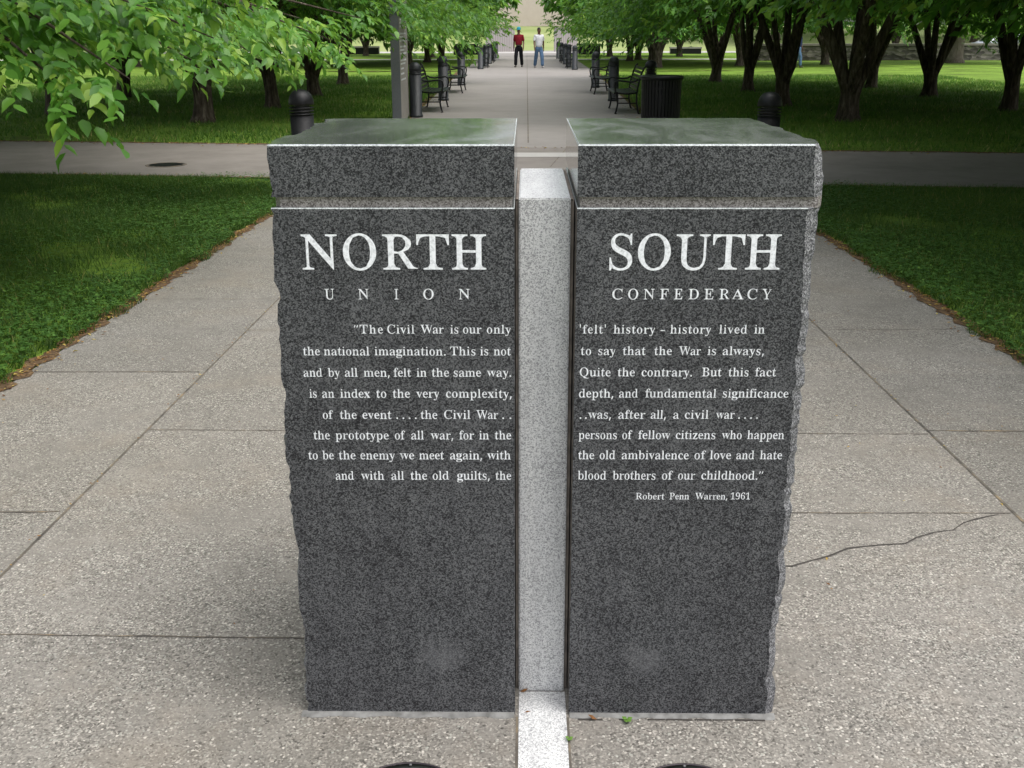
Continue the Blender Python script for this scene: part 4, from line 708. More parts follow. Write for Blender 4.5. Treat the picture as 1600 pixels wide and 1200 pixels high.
 'z':(293,'13 0 13 14 168 287 128 287 106 286 87 280 72 272 61 258 51 240 44 216 26 216 32 310 275 310 275 291 126 25 152 25 181 27 205 33 223 44 237 59 249 80 260 107 276 107 268 0'),
}

def raised(ch):
    a, s = GLYPHS[','];
    out = []
    for sp in s.split('/'):
        n = list(map(int, sp.split())); pts = [(n[i], n[i + 1]) for i in range(0, len(n), 2)]
        if ch == 'l': pts = [(175 - x, 375 - (y - 0)) for x, y in pts]
        else: pts = [(x, y + 375) for x, y in pts]
        out.append(pts)
    return out
def glyph(ch):
    if ch == '–': return 330, [[(15, 130), (315, 130), (315, 180), (15, 180)]]
    if ch == '‘': return 170, raised('l')
    if ch == '’': return 170, raised('r')
    if ch in '“”':
        g = raised('l' if ch == '“' else 'r'); return 300, g + [[(x + 130, y) for x, y in s] for s in g]
    a, s = GLYPHS[ch]; out = []
    for sp in s.split('/'):
        n = list(map(int, sp.split())); out.append([(n[i], n[i + 1]) for i in range(0, len(n), 2)])
    return a, out
def reweight(q, allsp, keep):
    """even out the stroke weight: hairlines thicken, heavy stems slim a little"""
    segs = [(s[i - 1], s[i]) for s in allsp for i in range(len(s))]
    n = len(q); out = []
    for i in range(n):
        (ax, ay), (bx, by), (cx_, cy_) = q[i - 1], q[i], q[(i + 1) % n]
        n1 = Vector((by - ay, ax - bx)); n2 = Vector((cy_ - by, bx - cx_))
        n1 = n1.normalized() if n1.length > 0 else n2.normalized(); n2 = n2.normalized() if n2.length > 0 else n1
        m_ = n1 + n2
        if m_.length < .2: out.append((bx, by)); continue
        ds = []
        for d_ in (n1, n2):
            # thickness beside the corner, looking inwards from the middle of each adjoining edge
            px, py = ((ax + bx) / 2, (ay + by) / 2) if d_ is n1 else ((cx_ + bx) / 2, (cy_ + by) / 2)
            best = 999
            for (ux, uy), (vx, vy) in segs:
                ex, ey = vx - ux, vy - uy; den = d_.x * ey - d_.y * ex
                if abs(den) < 1e-6: continue
                t = ((ux - px) * ey - (uy - py) * ex) / den; w_ = ((ux - px) * d_.y - (uy - py) * d_.x) / den
                if t > 2 and -1e-6 <= w_ <= 1 + 1e-6: best = min(best, t)
            t2 = best * keep + 19 if best < 130 else best
            ds.append((best - t2) / 2 if best < 130 else 0.0)
        # offset each adjoining edge by its own amount and meet them
        det = n1.x * n2.y - n1.y * n2.x
        if abs(det) > .25:
            r1, r2 = ds; ox = (r1 * n2.y - r2 * n1.y) / det; oy = (n1.x * r2 - n2.x * r1) / det
        else:
            m_.normalize(); d_ = (ds[0] + ds[1]) / 2; ox, oy = m_.x * d_, m_.y * d_
        out.append((bx + max(-25, min(25, ox)), by + max(-25, min(25, oy))))
    return out
GM = {}
def glyph_mesh(ch):
    """filled outline of one letter, in font units"""
    if ch not in GM:
        a, sp = glyph(ch)
        for k_ in ((.50, .54, .58, .64, .72, None) if ch not in '.,–' else (None,)):
            # keep the strongest reweighting that still fills to the area its outlines enclose
            out = [reweight(q, sp, k_) if k_ else q for q in sp]
            want = abs(sum(q[i - 1][0] * q[i][1] - q[i][0] * q[i - 1][1] for q in out for i in range(len(q)))) / 2
            cu = bpy.data.curves.new('g', 'CURVE'); cu.dimensions = '2D'; cu.fill_mode = 'FRONT'
            for q in out:
                spn = cu.splines.new('POLY'); spn.points.add(len(q) - 1); spn.use_cyclic_u = True
                for pnt, (px, py) in zip(spn.points, q): pnt.co = (px / 1000, py / 1000, 0, 1)
            tmp = bpy.data.objects.new('g', cu); COL.objects.link(tmp)
            dg = bpy.context.evaluated_depsgraph_get(); me = bpy.data.meshes.new_from_object(tmp.evaluated_get(dg))
            V = [(v.co.x * 1000, v.co.y * 1000) for v in me.vertices]; F = [tuple(p.vertices) for p in me.polygons]
            got = sum(p.area for p in me.polygons) * 1e6
            bpy.data.objects.remove(tmp); bpy.data.meshes.remove(me)
            if abs(got - want) < .04 * want: break
        GM[ch] = (a, V, F)
    return GM[ch]
def lettering(name, words, parent):
    v = []; f = []
    for wd, x0, x1, zb, cap in words:
        s = cap / 455.0; gl = []; x = 0
        for ch in wd:
            a, V, F = glyph_mesh(ch); gl.append((x, V, F)); x += a
        xs = [q[0] + g[0] for g in gl for q in g[1]]
        nat = (max(xs) - min(xs)) * s; want = x1 - x0; n = len(wd)
        sx = s; gap = 0
        if n > 1:
            gap = (want - nat) / (n - 1)
            hi = 0.12 * cap if wd.strip('.') else 9
            if gap < -0.02 * cap or gap > hi:
                lim = -0.02 * cap if gap < 0 else hi
                sx = s * (want - lim * (n - 1)) / nat; gap = lim
        else: sx = s * want / nat
        mn = min(xs)
        for i, (gx, V, F) in enumerate(gl):
            b = len(v); y = D - 0.0008 - 0.00005 * i
            v += [(x0 + (px + gx - mn) * sx + gap * i, y, zb + py * s) for px, py in V]
            f += [tuple(b + k_ for k_ in q) for q in F]
    return add(name, mesh(name, v, f, m_letter), parent)
W_tL = [('N',-0.4702,-0.3997,1.0252,0.0701),('O',-0.3890,-0.3235,1.0253,0.0701),('R',-0.3107,-0.2425,1.0253,0.0700),('T',-0.2443,-0.1803,1.0254,0.0700),('H',-0.1750,-0.1076,1.0255,0.0700)]
W_sL = [('U',-0.4298,-0.4111,0.9651,0.0213),('N',-0.3626,-0.3422,0.9651,0.0213),('I',-0.2909,-0.2830,0.9652,0.0212),('O',-0.2335,-0.2127,0.9653,0.0212),('N',-0.1629,-0.1411,0.9654,0.0212)]
W_qL = [('“The',-0.3749,-0.3166,0.8946,0.0182),('Civil',-0.3078,-0.2531,0.8947,0.0182),('War',-0.2409,-0.1939,0.8949,0.0181),('is',-0.1814,-0.1652,0.8949,0.0181),('our',-0.1557,-0.1179,0.8950,0.0181),('only',-0.1078,-0.0596,0.8951,0.0181),('the',-0.4804,-0.4459,0.8486,0.0184),('national',-0.4384,-0.3457,0.8487,0.0184),('imagination.',-0.3355,-0.1915,0.8490,0.0184),('This',-0.1823,-0.1313,0.8492,0.0184),('is',-0.1218,-0.1055,0.8493,0.0184),('not',-0.0946,-0.0597,0.8493,0.0184),('and',-0.4822,-0.4438,0.8032,0.0187),('by',-0.4324,-0.4081,0.8033,0.0187),('all',-0.3978,-0.3717,0.8034,0.0187),('men,',-0.3597,-0.3065,0.8035,0.0186),('felt',-0.2983,-0.2627,0.8036,0.0186),('in',-0.2517,-0.2311,0.8037,0.0186),('the',-0.2209,-0.1856,0.8038,0.0186),('same',-0.1764,-0.1206,0.8039,0.0186),('way.',-0.1086,-0.0591,0.8041,0.0186),('is',-0.4730,-0.4581,0.7579,0.0189),('an',-0.4467,-0.4218,0.7580,0.0189),('index',-0.4097,-0.3482,0.7581,0.0189),('to',-0.3358,-0.3151,0.7583,0.0189),('the',-0.3020,-0.2665,0.7584,0.0189),('very',-0.2537,-0.2065,0.7585,0.0189),('complexity,',-0.1927,-0.0581,0.7588,0.0189),('of',-0.4479,-0.4267,0.7118,0.0191),('the',-0.4128,-0.3780,0.7119,0.0191),('event',-0.3662,-0.3058,0.7121,0.0191),('....',-0.2961,-0.2544,0.7123,0.0191),('the',-0.2461,-0.2114,0.7124,0.0191),('Civil',-0.1975,-0.1434,0.7126,0.0191),('War',-0.1310,-0.0859,0.7127,0.0191),('..',-0.0776,-0.0593,0.7128,0.0191),('the',-0.4698,-0.4358,0.6664,0.0194),('prototype',-0.4243,-0.3134,0.6667,0.0194),('of',-0.3008,-0.2791,0.6669,0.0194),('all',-0.2669,-0.2404,0.6670,0.0194),('war,',-0.2264,-0.1796,0.6672,0.0194),('for',-0.1671,-0.1357,0.6674,0.0194),('in',-0.1259,-0.1054,0.6675,0.0194),('the',-0.0935,-0.0594,0.6676,0.0193),('to',-0.4834,-0.4636,0.6216,0.0196),('be',-0.4538,-0.4302,0.6217,0.0196),('the',-0.4196,-0.3844,0.6218,0.0196),('enemy',-0.3745,-0.3024,0.6220,0.0196),('we',-0.2922,-0.2620,0.6223,0.0196),('meet',-0.2518,-0.1995,0.6224,0.0196),('again,',-0.1872,-0.1201,0.6227,0.0196),('with',-0.1096,-0.0605,0.6229,0.0196),('and',-0.4287,-0.3901,0.5757,0.0199),('with',-0.3752,-0.3264,0.5759,0.0199),('all',-0.3115,-0.2846,0.5761,0.0199),('the',-0.2712,-0.2362,0.5763,0.0199),('old',-0.2245,-0.1902,0.5765,0.0199),('guilts,',-0.1732,-0.1047,0.5767,0.0199),('the',-0.0927,-0.0595,0.5769,0.0198)]
W_tR = [('S',0.1340,0.1786,1.0257,0.0698),('O',0.1892,0.2535,1.0258,0.0698),('U',0.2634,0.3294,1.0259,0.0698),('T',0.3347,0.3971,1.0259,0.0698),('H',0.3999,0.4675,1.0260,0.0697)]
W_sR = [('C',0.1413,0.1616,0.9658,0.0212),('O',0.1727,0.1927,0.9658,0.0212),('N',0.2037,0.2247,0.9659,0.0212),('F',0.2358,0.2525,0.9659,0.0212),('E',0.2639,0.2803,0.9660,0.0212),('D',0.2917,0.3124,0.9660,0.0212),('E',0.3231,0.3416,0.9660,0.0212),('R',0.3530,0.3736,0.9661,0.0212),('A',0.3782,0.4013,0.9661,0.0212),('C',0.4084,0.4276,0.9661,0.0212),('Y',0.4376,0.4561,0.9662,0.0211)]
W_qR = [("'felt'",0.0783,0.1304,0.8954,0.0181),('history',0.1459,0.2290,0.8955,0.0181),('–',0.2401,0.2491,0.8956,0.0181),('history',0.2592,0.3408,0.8957,0.0181),('lived',0.3569,0.4129,0.8959,0.0181),('in',0.4270,0.4478,0.8960,0.0181),('to',0.0811,0.1021,0.8504,0.0183),('say',0.1163,0.1512,0.8505,0.0183),('that',0.1658,0.2118,0.8506,0.0183),('the',0.2291,0.2646,0.8507,0.0183),('War',0.2788,0.3234,0.8508,0.0183),('is',0.3362,0.3531,0.8509,0.0183),('always,',0.3666,0.4496,0.8510,0.0183),('Quite',0.0799,0.1426,0.8052,0.0186),('the',0.1566,0.1917,0.8054,0.0186),('contrary.',0.2053,0.3074,0.8055,0.0186),('But',0.3271,0.3672,0.8058,0.0186),('this',0.3808,0.4213,0.8059,0.0186),('fact',0.4348,0.4773,0.8060,0.0185),('depth,',0.0793,0.1493,0.7598,0.0188),('and',0.1610,0.1994,0.7599,0.0188),('fundamental',0.2145,0.3590,0.7602,0.0188),('significance',0.3720,0.5056,0.7606,0.0188),('..',0.0815,0.0960,0.7137,0.0191),('was,',0.0988,0.1457,0.7138,0.0191),('after',0.1609,0.2168,0.7139,0.0191),('all,',0.2272,0.2582,0.7141,0.0191),('a',0.2734,0.2851,0.7142,0.0191),('civil',0.2972,0.3458,0.7143,0.0191),('war',0.3609,0.3995,0.7145,0.0190),('....',0.4067,0.4470,0.7146,0.0190),('persons',0.0799,0.1588,0.6690,0.0193),('of',0.1702,0.1907,0.6692,0.0193),('fellow',0.2032,0.2692,0.6693,0.0193),('citizens',0.2806,0.3621,0.6696,0.0193),('who',0.3753,0.4165,0.6698,0.0193),('happen',0.4279,0.5040,0.6700,0.0193),('the',0.0799,0.1132,0.6239,0.0196),('old',0.1247,0.1572,0.6241,0.0196),('ambivalence',0.1705,0.3095,0.6244,0.0196),('of',0.3214,0.3451,0.6247,0.0195),('love',0.3535,0.3974,0.6249,0.0195),('and',0.4082,0.4455,0.6250,0.0195),('hate',0.4570,0.5030,0.6252,0.0195),('blood',0.0797,0.1395,0.5780,0.0198),('brothers',0.1529,0.2422,0.5783,0.0198),('of',0.2559,0.2784,0.5786,0.0198),('our',0.2897,0.3258,0.5787,0.0198),('childhood.”',0.3381,0.4669,0.5791,0.0198)]
W_at = [('Robert',0.2026,0.2631,0.5331,0.0150),('Penn',0.2734,0.3151,0.5334,0.0150),('Warren,',0.3275,0.3953,0.5336,0.0150),('1961',0.4023,0.4429,0.5339,0.0150)]

XL, XR = -0.0521, 0.0690
ZT, ZC, ZB = 1.2674, 1.1676, 1.1468
def pillar(side, xi, low, up, bulge, fm, label, seed):
    root = empty('granite_pillar', (0, 0, 0))
    tag(root, label, 'monument', 'paired granite monument pillars')
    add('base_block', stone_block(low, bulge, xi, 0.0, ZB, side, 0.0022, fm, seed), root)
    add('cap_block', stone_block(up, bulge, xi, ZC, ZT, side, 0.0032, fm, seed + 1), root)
    # recessed neck between the two, its split side pulled in as well
    v = []; f = []; n = 26; rr = random.Random(seed)
    xs = []
    for j in range(n + 1):
        t = j / n; y = D + 0.009 + (DEP - 0.02) * t
        xo = side * ((0.546 if side > 0 else 0.519) - .012 * (j == 0) + rr.uniform(-.004, .005)); xs.append((xo, y))
    xin = xi + side * 0.006
    for xo, y in xs:
        v += [(xin, y, ZB - 0.001), (xo, y, ZB - 0.001), (xo, y, ZC + 0.001), (xin, y, ZC + 0.001)]
    for j in range(n):
        for k4 in range(4): 
            q = (j * 4 + k4, (j + 1) * 4 + k4, (j + 1) * 4 + (k4 + 1) % 4, j * 4 + (k4 + 1) % 4); f.append(q)
    f += [(0, 1, 2, 3), (n * 4 + 3, n * 4 + 2, n * 4 + 1, n * 4)]
    add('groove', mesh('groove', v, f, m_gr_neck), root)
    return root
pn = pillar(-1, XL, L_low, L_up, L_bulge, m_gr_face_n, 'dark speckled granite pillar carved NORTH UNION, left half of the monument', 5)
ps = pillar(1, XR, R_low, R_up, R_bulge, m_gr_face_s, 'dark speckled granite pillar carved SOUTH CONFEDERACY, right half of the monument', 11)
lettering('title_lettering', W_tL, pn); lettering('subtitle_lettering', W_sL, pn); lettering('quotation_lettering', W_qL, pn)
lettering('title_lettering', W_tR, ps); lettering('subtitle_lettering', W_sR, ps); lettering('quotation_lettering', W_qR, ps); lettering('attribution_lettering', W_at, ps)
# pale post between them
PY, PX0, PX1, PZ, PD = 2.167, -0.0443, 0.0605, 1.152, 0.50
post = empty('granite_post', ((PX0 + PX1) / 2, PY + PD / 2, 0)); tag(post, 'pale grey granite post standing in the gap between the two dark pillars', 'post')
bm = bmesh.new(); bmesh.ops.create_cube(bm, size=1)
bmesh.ops.scale(bm, vec=(PX1 - PX0, PD, PZ), verts=bm.verts); bmesh.ops.translate(bm, vec=(0, 0, PZ / 2), verts=bm.verts)
bmesh.ops.bevel(bm, geom=[e for e in bm.edges if all(q.co.z > 0.5 for q in e.verts) or abs(e.verts[0].co.z - e.verts[1].co.z) > .5], offset=0.003, segments=2, affect='EDGES')
me = bpy.data.meshes.new('shaft'); bm.to_mesh(me); bm.free(); me.materials.append(m_gr_white); me.materials.append(m_gr_white_top)
for pgn in me.polygons: pgn.material_index = 1 if pgn.normal.z > 0.5 else 0
add('shaft', me, post)
cxp = (PX0 + PX1) / 2
for a, b in ((XL + 0.0015, PX0 - 0.0005), (PX1 + 0.0005, XR - 0.0015)):
    q = MB(); q.box(a - cxp, b - cxp, -PD / 2 + 0.012, PD / 2 - 0.004, 0.002, PZ - 0.004)
    q.tube([((a + b) / 2 - cxp - 0.001, -PD / 2 + 0.012, PZ - 0.005), ((a + b) / 2 - cxp - 0.001, PD / 2 - 0.006, PZ - 0.005)], 0.0028, 6)
    q.build('joint_seal', m_seal, post)
# granite strip set flush in the paving in front of the post, with its dirty side joints
q = MB(); q.box(-0.0437, 0.0635, -3.0, PY - 0.006, -0.05, 0.003); o = q.build('granite_strip', m_gr_white); tag(o, kind='structure')
q = MB(); q.box(-0.0500, -0.0445, -3.0, D - 0.012, -0.05, 0.0015); q.box(0.0643, 0.0692, -3.0, D - 0.012, -0.05, 0.0015); q.box(-0.0437, 0.0635, PY - 0.0055, PY - 0.0005, -.05, .0015)
o = q.build('granite_strip_joint', m_joint); tag(o, kind='structure')
# mortar bed along the foot of each pillar
def mortar(x0, x1, nm):
    v = []; f = []; n = 40; rr = random.Random(int(x0 * 99))
    for i in range(n + 1):
        x = x0 + (x1 - x0) * i / n
        e_ = D - 0.012 - .003 * math.sin(i * .7) - rr.uniform(0, .004); v += [(x, D + 0.002, 0.006), (x, D - 0.006, 0.005), (x, e_, 0.0008), (x, e_, -0.02)]
    for i in range(n):
        for k3 in range(3): f.append((i * 4 + k3, i * 4 + k3 + 1, (i + 1) * 4 + k3 + 1, (i + 1) * 4 + k3))
    o = add('mortar_bed', mesh('mortar_bed', v, [q[::-1] for q in f], m_mortar)); tag(o, kind='structure'); return o
mortar(-0.535, -0.054, 'a'); mortar(0.071, 0.533, 'b')
q = MB(); rr = random.Random(8); x = 0.09
while x < 0.495:
    L = rr.uniform(.02, .05); wv = rr.uniform(.0008, .0022); y = D - 0.0185 + rr.uniform(-.001, .001)
    if rr.random() < .8: q.box(x, x + L, y - wv, y + wv, -.01, 0.0022)
    x += L + rr.uniform(0, .006)
o = q.build('mortar_crack', m_crack); tag(o, kind='structure')
# in-ground lights at the feet
for x, yy, lab in ((-0.27, 1.775, 'round in-ground light let into the paving before the left pillar'), (0.305, 1.777, 'round in-ground light let into the paving before the right pillar')):
    root = empty('ground_light', (x, yy, 0.0)); tag(root, lab, 'ground light', 'in-ground lights before the monument')
    q = MB(); q.lathe([(0.1225, 0.003), (0.1225, 0.005), (0.126, 0.005), (0.127, 0.001), (0.127, -0.02)], 48, cap=False); q.build('rim', mat('rim_metal', (0.06, 0.05, 0.055), 0.45, 0.6), root, True)
    mg = mat('frosted_lens', (0.30, 0.34, 0.31), 0.25); kk = NB(mg); kk.color(kk.ramp(kk.noise(18, 5), [(0.35, (0.2, 0.23, 0.2)), (0.65, (0.38, 0.42, 0.39))]))
    q = MB(); q.lathe([(0.122, 0.002), (0.08, 0.0045), (0.03, 0.006), (0.001, 0.006)], 48); q.build('lens', mg, root, True)
    msc = mat('screw_steel', (0.35, 0.35, 0.35), 0.4, 0.8)
    for a in (0.5, 1.57, 2.64, 4.2, 5.3):
        q = MB(); q.lathe([(0.003, 0.005), (0.003, 0.0075), (0.001, 0.008)], 8, 0, 0.113 * math.cos(a), 0.115 * math.sin(a)); q.build('screw', msc, root)
# sprigs and dry leaves caught in the joints
def leaflet(cx, cy, z, a, L, wd, tilt=0.3):
    d = (math.cos(a), math.sin(a)); n = (-d[1], d[0])
    p = [(0, 0, 0), (L * .45, wd / 2, L * .12 * tilt), (L, 0, L * tilt * .5), (L * .45, -wd / 2, L * .12 * tilt), (L * .5, 0, L * tilt * .6)]
    v = [(cx + d[0] * u + n[0] * w_, cy + d[1] * u + n[1] * w_, z + h) for u, w_, h in p]
    return v, [(0, 3, 4), (3, 2, 4), (2, 1, 4), (1, 0, 4)]
def tinted(mb_, name, m, tint, parent=None):
    o = mb_.build(name, m, parent); a = o.data.attributes.new('tint', 'FLOAT', 'POINT'); a.data.foreach_set('value', [tint] * len(o.data.vertices)); return o
for (x, y, s, lab) in ((0.199, D - 0.027, 0.014, 'tiny green clover sprig growing at the foot of the SOUTH pillar'), (0.0667, 1.98, 0.010, 'tiny green sprig in the joint beside the pale granite strip')):
    q = MB()
    for a in (0.4, 2.5, 4.4, 5.3):
        vv, ff = leaflet(x, y, 0.008, a, s, s * .95); q.raw(vv, ff)
    q.tube([(x, y, 0), (x, y, 0.008)], 0.0008, 5)
    tag(tinted(q, 'clover_sprig', m_clover, 1.0), lab, 'weed')
for (x, y, a, s, lab) in ((0.132, D - 0.026, 2.7, 0.022, 'dry tan leaf scrap at the foot of the SOUTH pillar'), (-0.041, 2.155, 0.2, 0.02, 'dry orange leaf scrap at the foot of the pale post'), (-0.032, 2.075, -0.1, 0.016, 'thin reddish leaf stalk lying on the pale granite strip')):
    q = MB(); vv, ff = leaflet(x, y, 0.006, a, s, s * .45 if 'stalk' not in lab else s * .12, .6); q.raw(vv, ff)
    tag(tinted(q, 'dry_leaf', m_litter, 0.35), lab, 'leaf')
# ================================================================ bollards
zf = gz(30)
def bollard_proto():
    root = empty('bollard'); H = 1.07; r = .125
    q = MB(); prof = [(r + .012, 0), (r + .012, .05), (r, .055)]
    q.lathe(prof + [(r, .84)], 28); q.build('shaft', m_bol, root, True)
    for i in range(14):
        a = 2 * math.pi * i / 14
        if i % 2 == 0: pass
    q = MB(); q.lathe([(r + .006, .842), (r + .006, .862), (r - .006, .868), (r - .006, .885), (r + .004, .890), (r + .004, .905)], 28); q.build('collar', m_bol, root, True)
    q = MB(); q.lathe([(r + .002, .907), (r, .95), (r * .9, 1.0), (r * .68, 1.04), (r * .36, 1.063), (0, 1.07)], 28); q.build('dome_cap', m_bol, root, True)
    return root
def light_bollard_proto():
    root = empty('light_bollard'); r = .17
    q = MB(); q.lathe([(r + .02, 0), (r + .02, .04), (r, .045), (r, .50)], 28); q.build('shaft', m_black, root, True)
    q = MB(); q.lathe([(r * .72, .50), (r * .72, .70)], 24, cap=False); q.build('lens', m_lamp_lens, root, True)
    for z in (.535, .59, .645):
        q = MB(); q.lathe([(r * .76, z - .006), (r * 1.02, z - .02), (r * 1.06, z - .012), (r * 1.06, z), (r * .76, z + .016)], 28, cap=False); q.build('louvre_ring', m_black, root, True)
    q = MB(); q.lathe([(r * .7, .69), (r * 1.08, .69), (r * 1.10, .715), (r * 1.06, .78), (r * .93, .86), (r * .66, .925), (r * .34, .955), (0, .965)], 28); q.build('dome_cap', m_black, root, True)
    return root
bp = bollard_proto(); lp = light_bollard_proto(); index_kids()
BL = [(-2.26, 22.3, 'fluted black bollard right behind the tall grey slab'), (-2.12, 27.9, 'black bollard between the two benches on the left'), (-2.14, 36.1, 'black bollard past the second bench on the left'), (-2.16, 51.9, 'black bollard at the left corner where the far stretch of path begins'), (-2.08, 56.0, 'far left black bollard right after the corner one'), (-2.05, 60.8, 'far left black bollard, third from the corner'), (-2.0, 66.5, 'far left black bollard, fourth from the corner'), (-2.0, 73, 'far left black bollard, last before the panelled wall'),
      (2.13, 27.6, 'black bollard beside the right bench next to the litter bin'), (2.09, 34.3, 'black bollard beside the second bench on the right'), (2.16, 50.8, 'black bollard at the right corner where the far stretch of path begins'), (2.05, 55.0, 'far right black bollard right after the corner one'), (2.03, 59.5, 'far right black bollard, third from the corner'), (2.0, 65.3, 'far right black bollard, fourth from the corner'), (2.0, 72, 'far right black bollard, last before the panelled wall')]
for i, (x, y, lab) in enumerate(BL):
    o = bp if i == 0 else copy_tree(bp); o.location = (x, y, gz(y)); o.rotation_euler.z = i * .7; tag(o, lab, 'bollard', 'black bollards along the path')
for i, (x, y, sc, lab) in enumerate([(-3.5, 17.0, 1.05, 'domed louvred black light bollard behind the left pillar'), (3.68, 16.9, 1.0, 'domed louvred black light bollard behind the right pillar'), (3.82, 34.6, 1.05, 'domed louvred black light bollard behind the litter bin')]):
    o = lp if i == 0 else copy_tree(lp); o.location = (x, y, gz(y)); o.scale = (sc, sc, sc * .80); tag(o, lab, 'light bollard', 'louvred light bollards')
# ================================================================ benches: origin under seat centre, sitter faces +x, length along y
def bench_proto():
    root = empty('park_bench'); Lh = .88
    for y in (-Lh, Lh):
        q = MB(); q.tube([(.20, y, 0), (.235, y, .012), (.215, y, .05), (.185, y, .2), (.205, y, .36), (.235, y, .46), (.255, y, .58), (.24, y, .645), (.19, y, .675), (.08, y, .665), (-.06, y, .645), (-.17, y, .66), (-.235, y, .70)], .019, 8)
        q.build('arm_frame', m_black, root, True)
        q = MB(); q.tube([(-.29, y, 0), (-.255, y, .01), (-.24, y, .06), (-.21, y, .22), (-.205, y, .40), (-.23, y, .58), (-.29, y, .80), (-.345, y, .93), (-.39, y, .965)], .019, 8)
        q.build('rear_leg', m_black, root, True)
        q = MB(); q.tube([(-.205, y, .425), (0, y, .405), (.22, y, .43)], .016, 6); q.build('seat_rail', m_black, root, True)
        q = MB(); q.tube([(-.21, y, .22), (.185, y, .22)], .013, 6); q.build('stretcher', m_black, root, True)
    q = MB()
    pr = [(-.20, .435), (-.13, .425), (-.06, .418), (.01, .415), (.08, .418), (.15, .426), (.21, .437)]
    for x, z in pr: q.box(x - .027, x + .027, -Lh - .02, Lh + .02, z, z + .012)
    q.tube([(.255, -Lh - .02, .425), (.255, Lh + .02, .425)], .024, 8)
    q.build('seat', m_black, root)
    q = MB()
    for i in range(6):
        t = i / 5; z = .50 + .40 * t; x = -.215 - .115 * t ** 1.3
        q.raw([(x, -Lh - .02, z - .025), (x - .008, -Lh - .02, z + .03), (x - .008, Lh + .02, z + .03), (x, Lh + .02, z - .025), (x - .012, -Lh - .02, z - .025), (x - .020, -Lh - .02, z + .03), (x - .020, Lh + .02, z + .03), (x - .012, Lh + .02, z - .025)],
              [(0, 3, 2, 1), (4, 5, 6, 7), (0, 1, 5, 4), (1, 2, 6, 5), (2, 3, 7, 6), (3, 0, 4, 7)])
    q.build('backrest', m_black, root)
    return root
bn = bench_proto(); index_kids()
for i, (x, y, rz, lab) in enumerate([(-2.06, 24.5, 0, 'black slatted metal bench nearest on the left, beside the fluted bollard'), (-2.06, 32.1, 0, 'black slatted metal bench second on the left of the path'), (2.06, 24.0, math.pi, 'black slatted metal bench nearest on the right, beside the litter bin'), (2.06, 31.4, math.pi, 'black slatted metal bench second on the right of the path'),
        (-2.1, 54.2, 0, 'small far black bench on the left past the corner bollard'), (-2.1, 63.5, 0, 'farthest black bench on the left between the far bollards'), (2.1, 53.4, math.pi, 'small far black bench on the right past the corner bollard'), (2.1, 62.5, math.pi, 'farthest black bench on the right between the far bollards')]):
    o = bn if i == 0 else copy_tree(bn); o.location = (x, y, gz(y)); o.rotation_euler.z = rz; tag(o, lab, 'bench', 'black metal benches along the path')
# ================================================================ litter bin
root = empty('litter_bin', (2.48, 20.7, zf)); tag(root, 'round black slatted metal litter bin on the right edge of the path', 'litter bin')
q = MB(); n = 36
for i in range(n):
    a = 2 * math.pi * i / n; ca, sa = math.cos(a), math.sin(a); ta = (-sa, ca); hw = .024
    v = []
    for r_, z in ((.36, .06), (.365, .5), (.372, .80)):
        for s in (-1, 1): v += [(r_ * ca + s * hw * ta[0], r_ * sa + s * hw * ta[1], z), ((r_ - .008) * ca + s * hw * ta[0], (r_ - .008) * sa + s * hw * ta[1], z)]
    f = []
    for j in range(2):
        b = j * 4; f += [(b, b + 2, b + 6, b + 4), (b + 3, b + 1, b + 5, b + 7), (b + 2, b + 3, b + 7, b + 6), (b + 1, b, b + 4, b + 5)]
    q.raw(v, f)
q.build('slats', m_black, root)
q = MB(); q.lathe([(.31, .05), (.31, .62)], 32); q.build('liner', m_black, root, True)
for z in (.03, .62):
    q = MB(); q.lathe([(.34, z), (.352, z), (.352, z + .05), (.34, z + .05)], 36, cap=False); q.build('hoop', m_black, root, True)
q = MB(); q.lathe([(.352, .80), (.385, .795), (.405, .815), (.405, .85), (.385, .868), (.30, .862), (.20, .83), (.19, .80)], 40, cap=False); q.build('rim', m_black, root, True)
q = MB(); q.lathe([(.33, 0), (.33, .03)], 24); q.build('foot', m_black, root, True)
# ================================================================ tall inscribed slab
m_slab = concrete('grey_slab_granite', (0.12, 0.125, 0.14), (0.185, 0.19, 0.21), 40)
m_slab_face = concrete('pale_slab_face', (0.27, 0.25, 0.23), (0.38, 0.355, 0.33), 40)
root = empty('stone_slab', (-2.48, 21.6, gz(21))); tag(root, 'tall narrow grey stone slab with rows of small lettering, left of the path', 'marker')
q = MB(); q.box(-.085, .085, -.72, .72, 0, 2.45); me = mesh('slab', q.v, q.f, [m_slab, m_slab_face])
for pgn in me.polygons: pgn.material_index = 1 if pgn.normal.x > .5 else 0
add('slab', me, root)
q = MB(); rr = random.Random(4); z = 1.95
while z > .75:
    blk = rr.choice([1, 2, 3])
    for _ in range(blk):
        y = -.58; end = rr.uniform(-.1, .55)
        while y < end:
            L = rr.uniform(.05, .14); q.box(.0855, .0868, y, min(y + L, end + .05), z - .016, z + .016); y += L + .03
        z -= .062
    z -= rr.uniform(.02, .07)
q.build('inscription', m_letter, root)
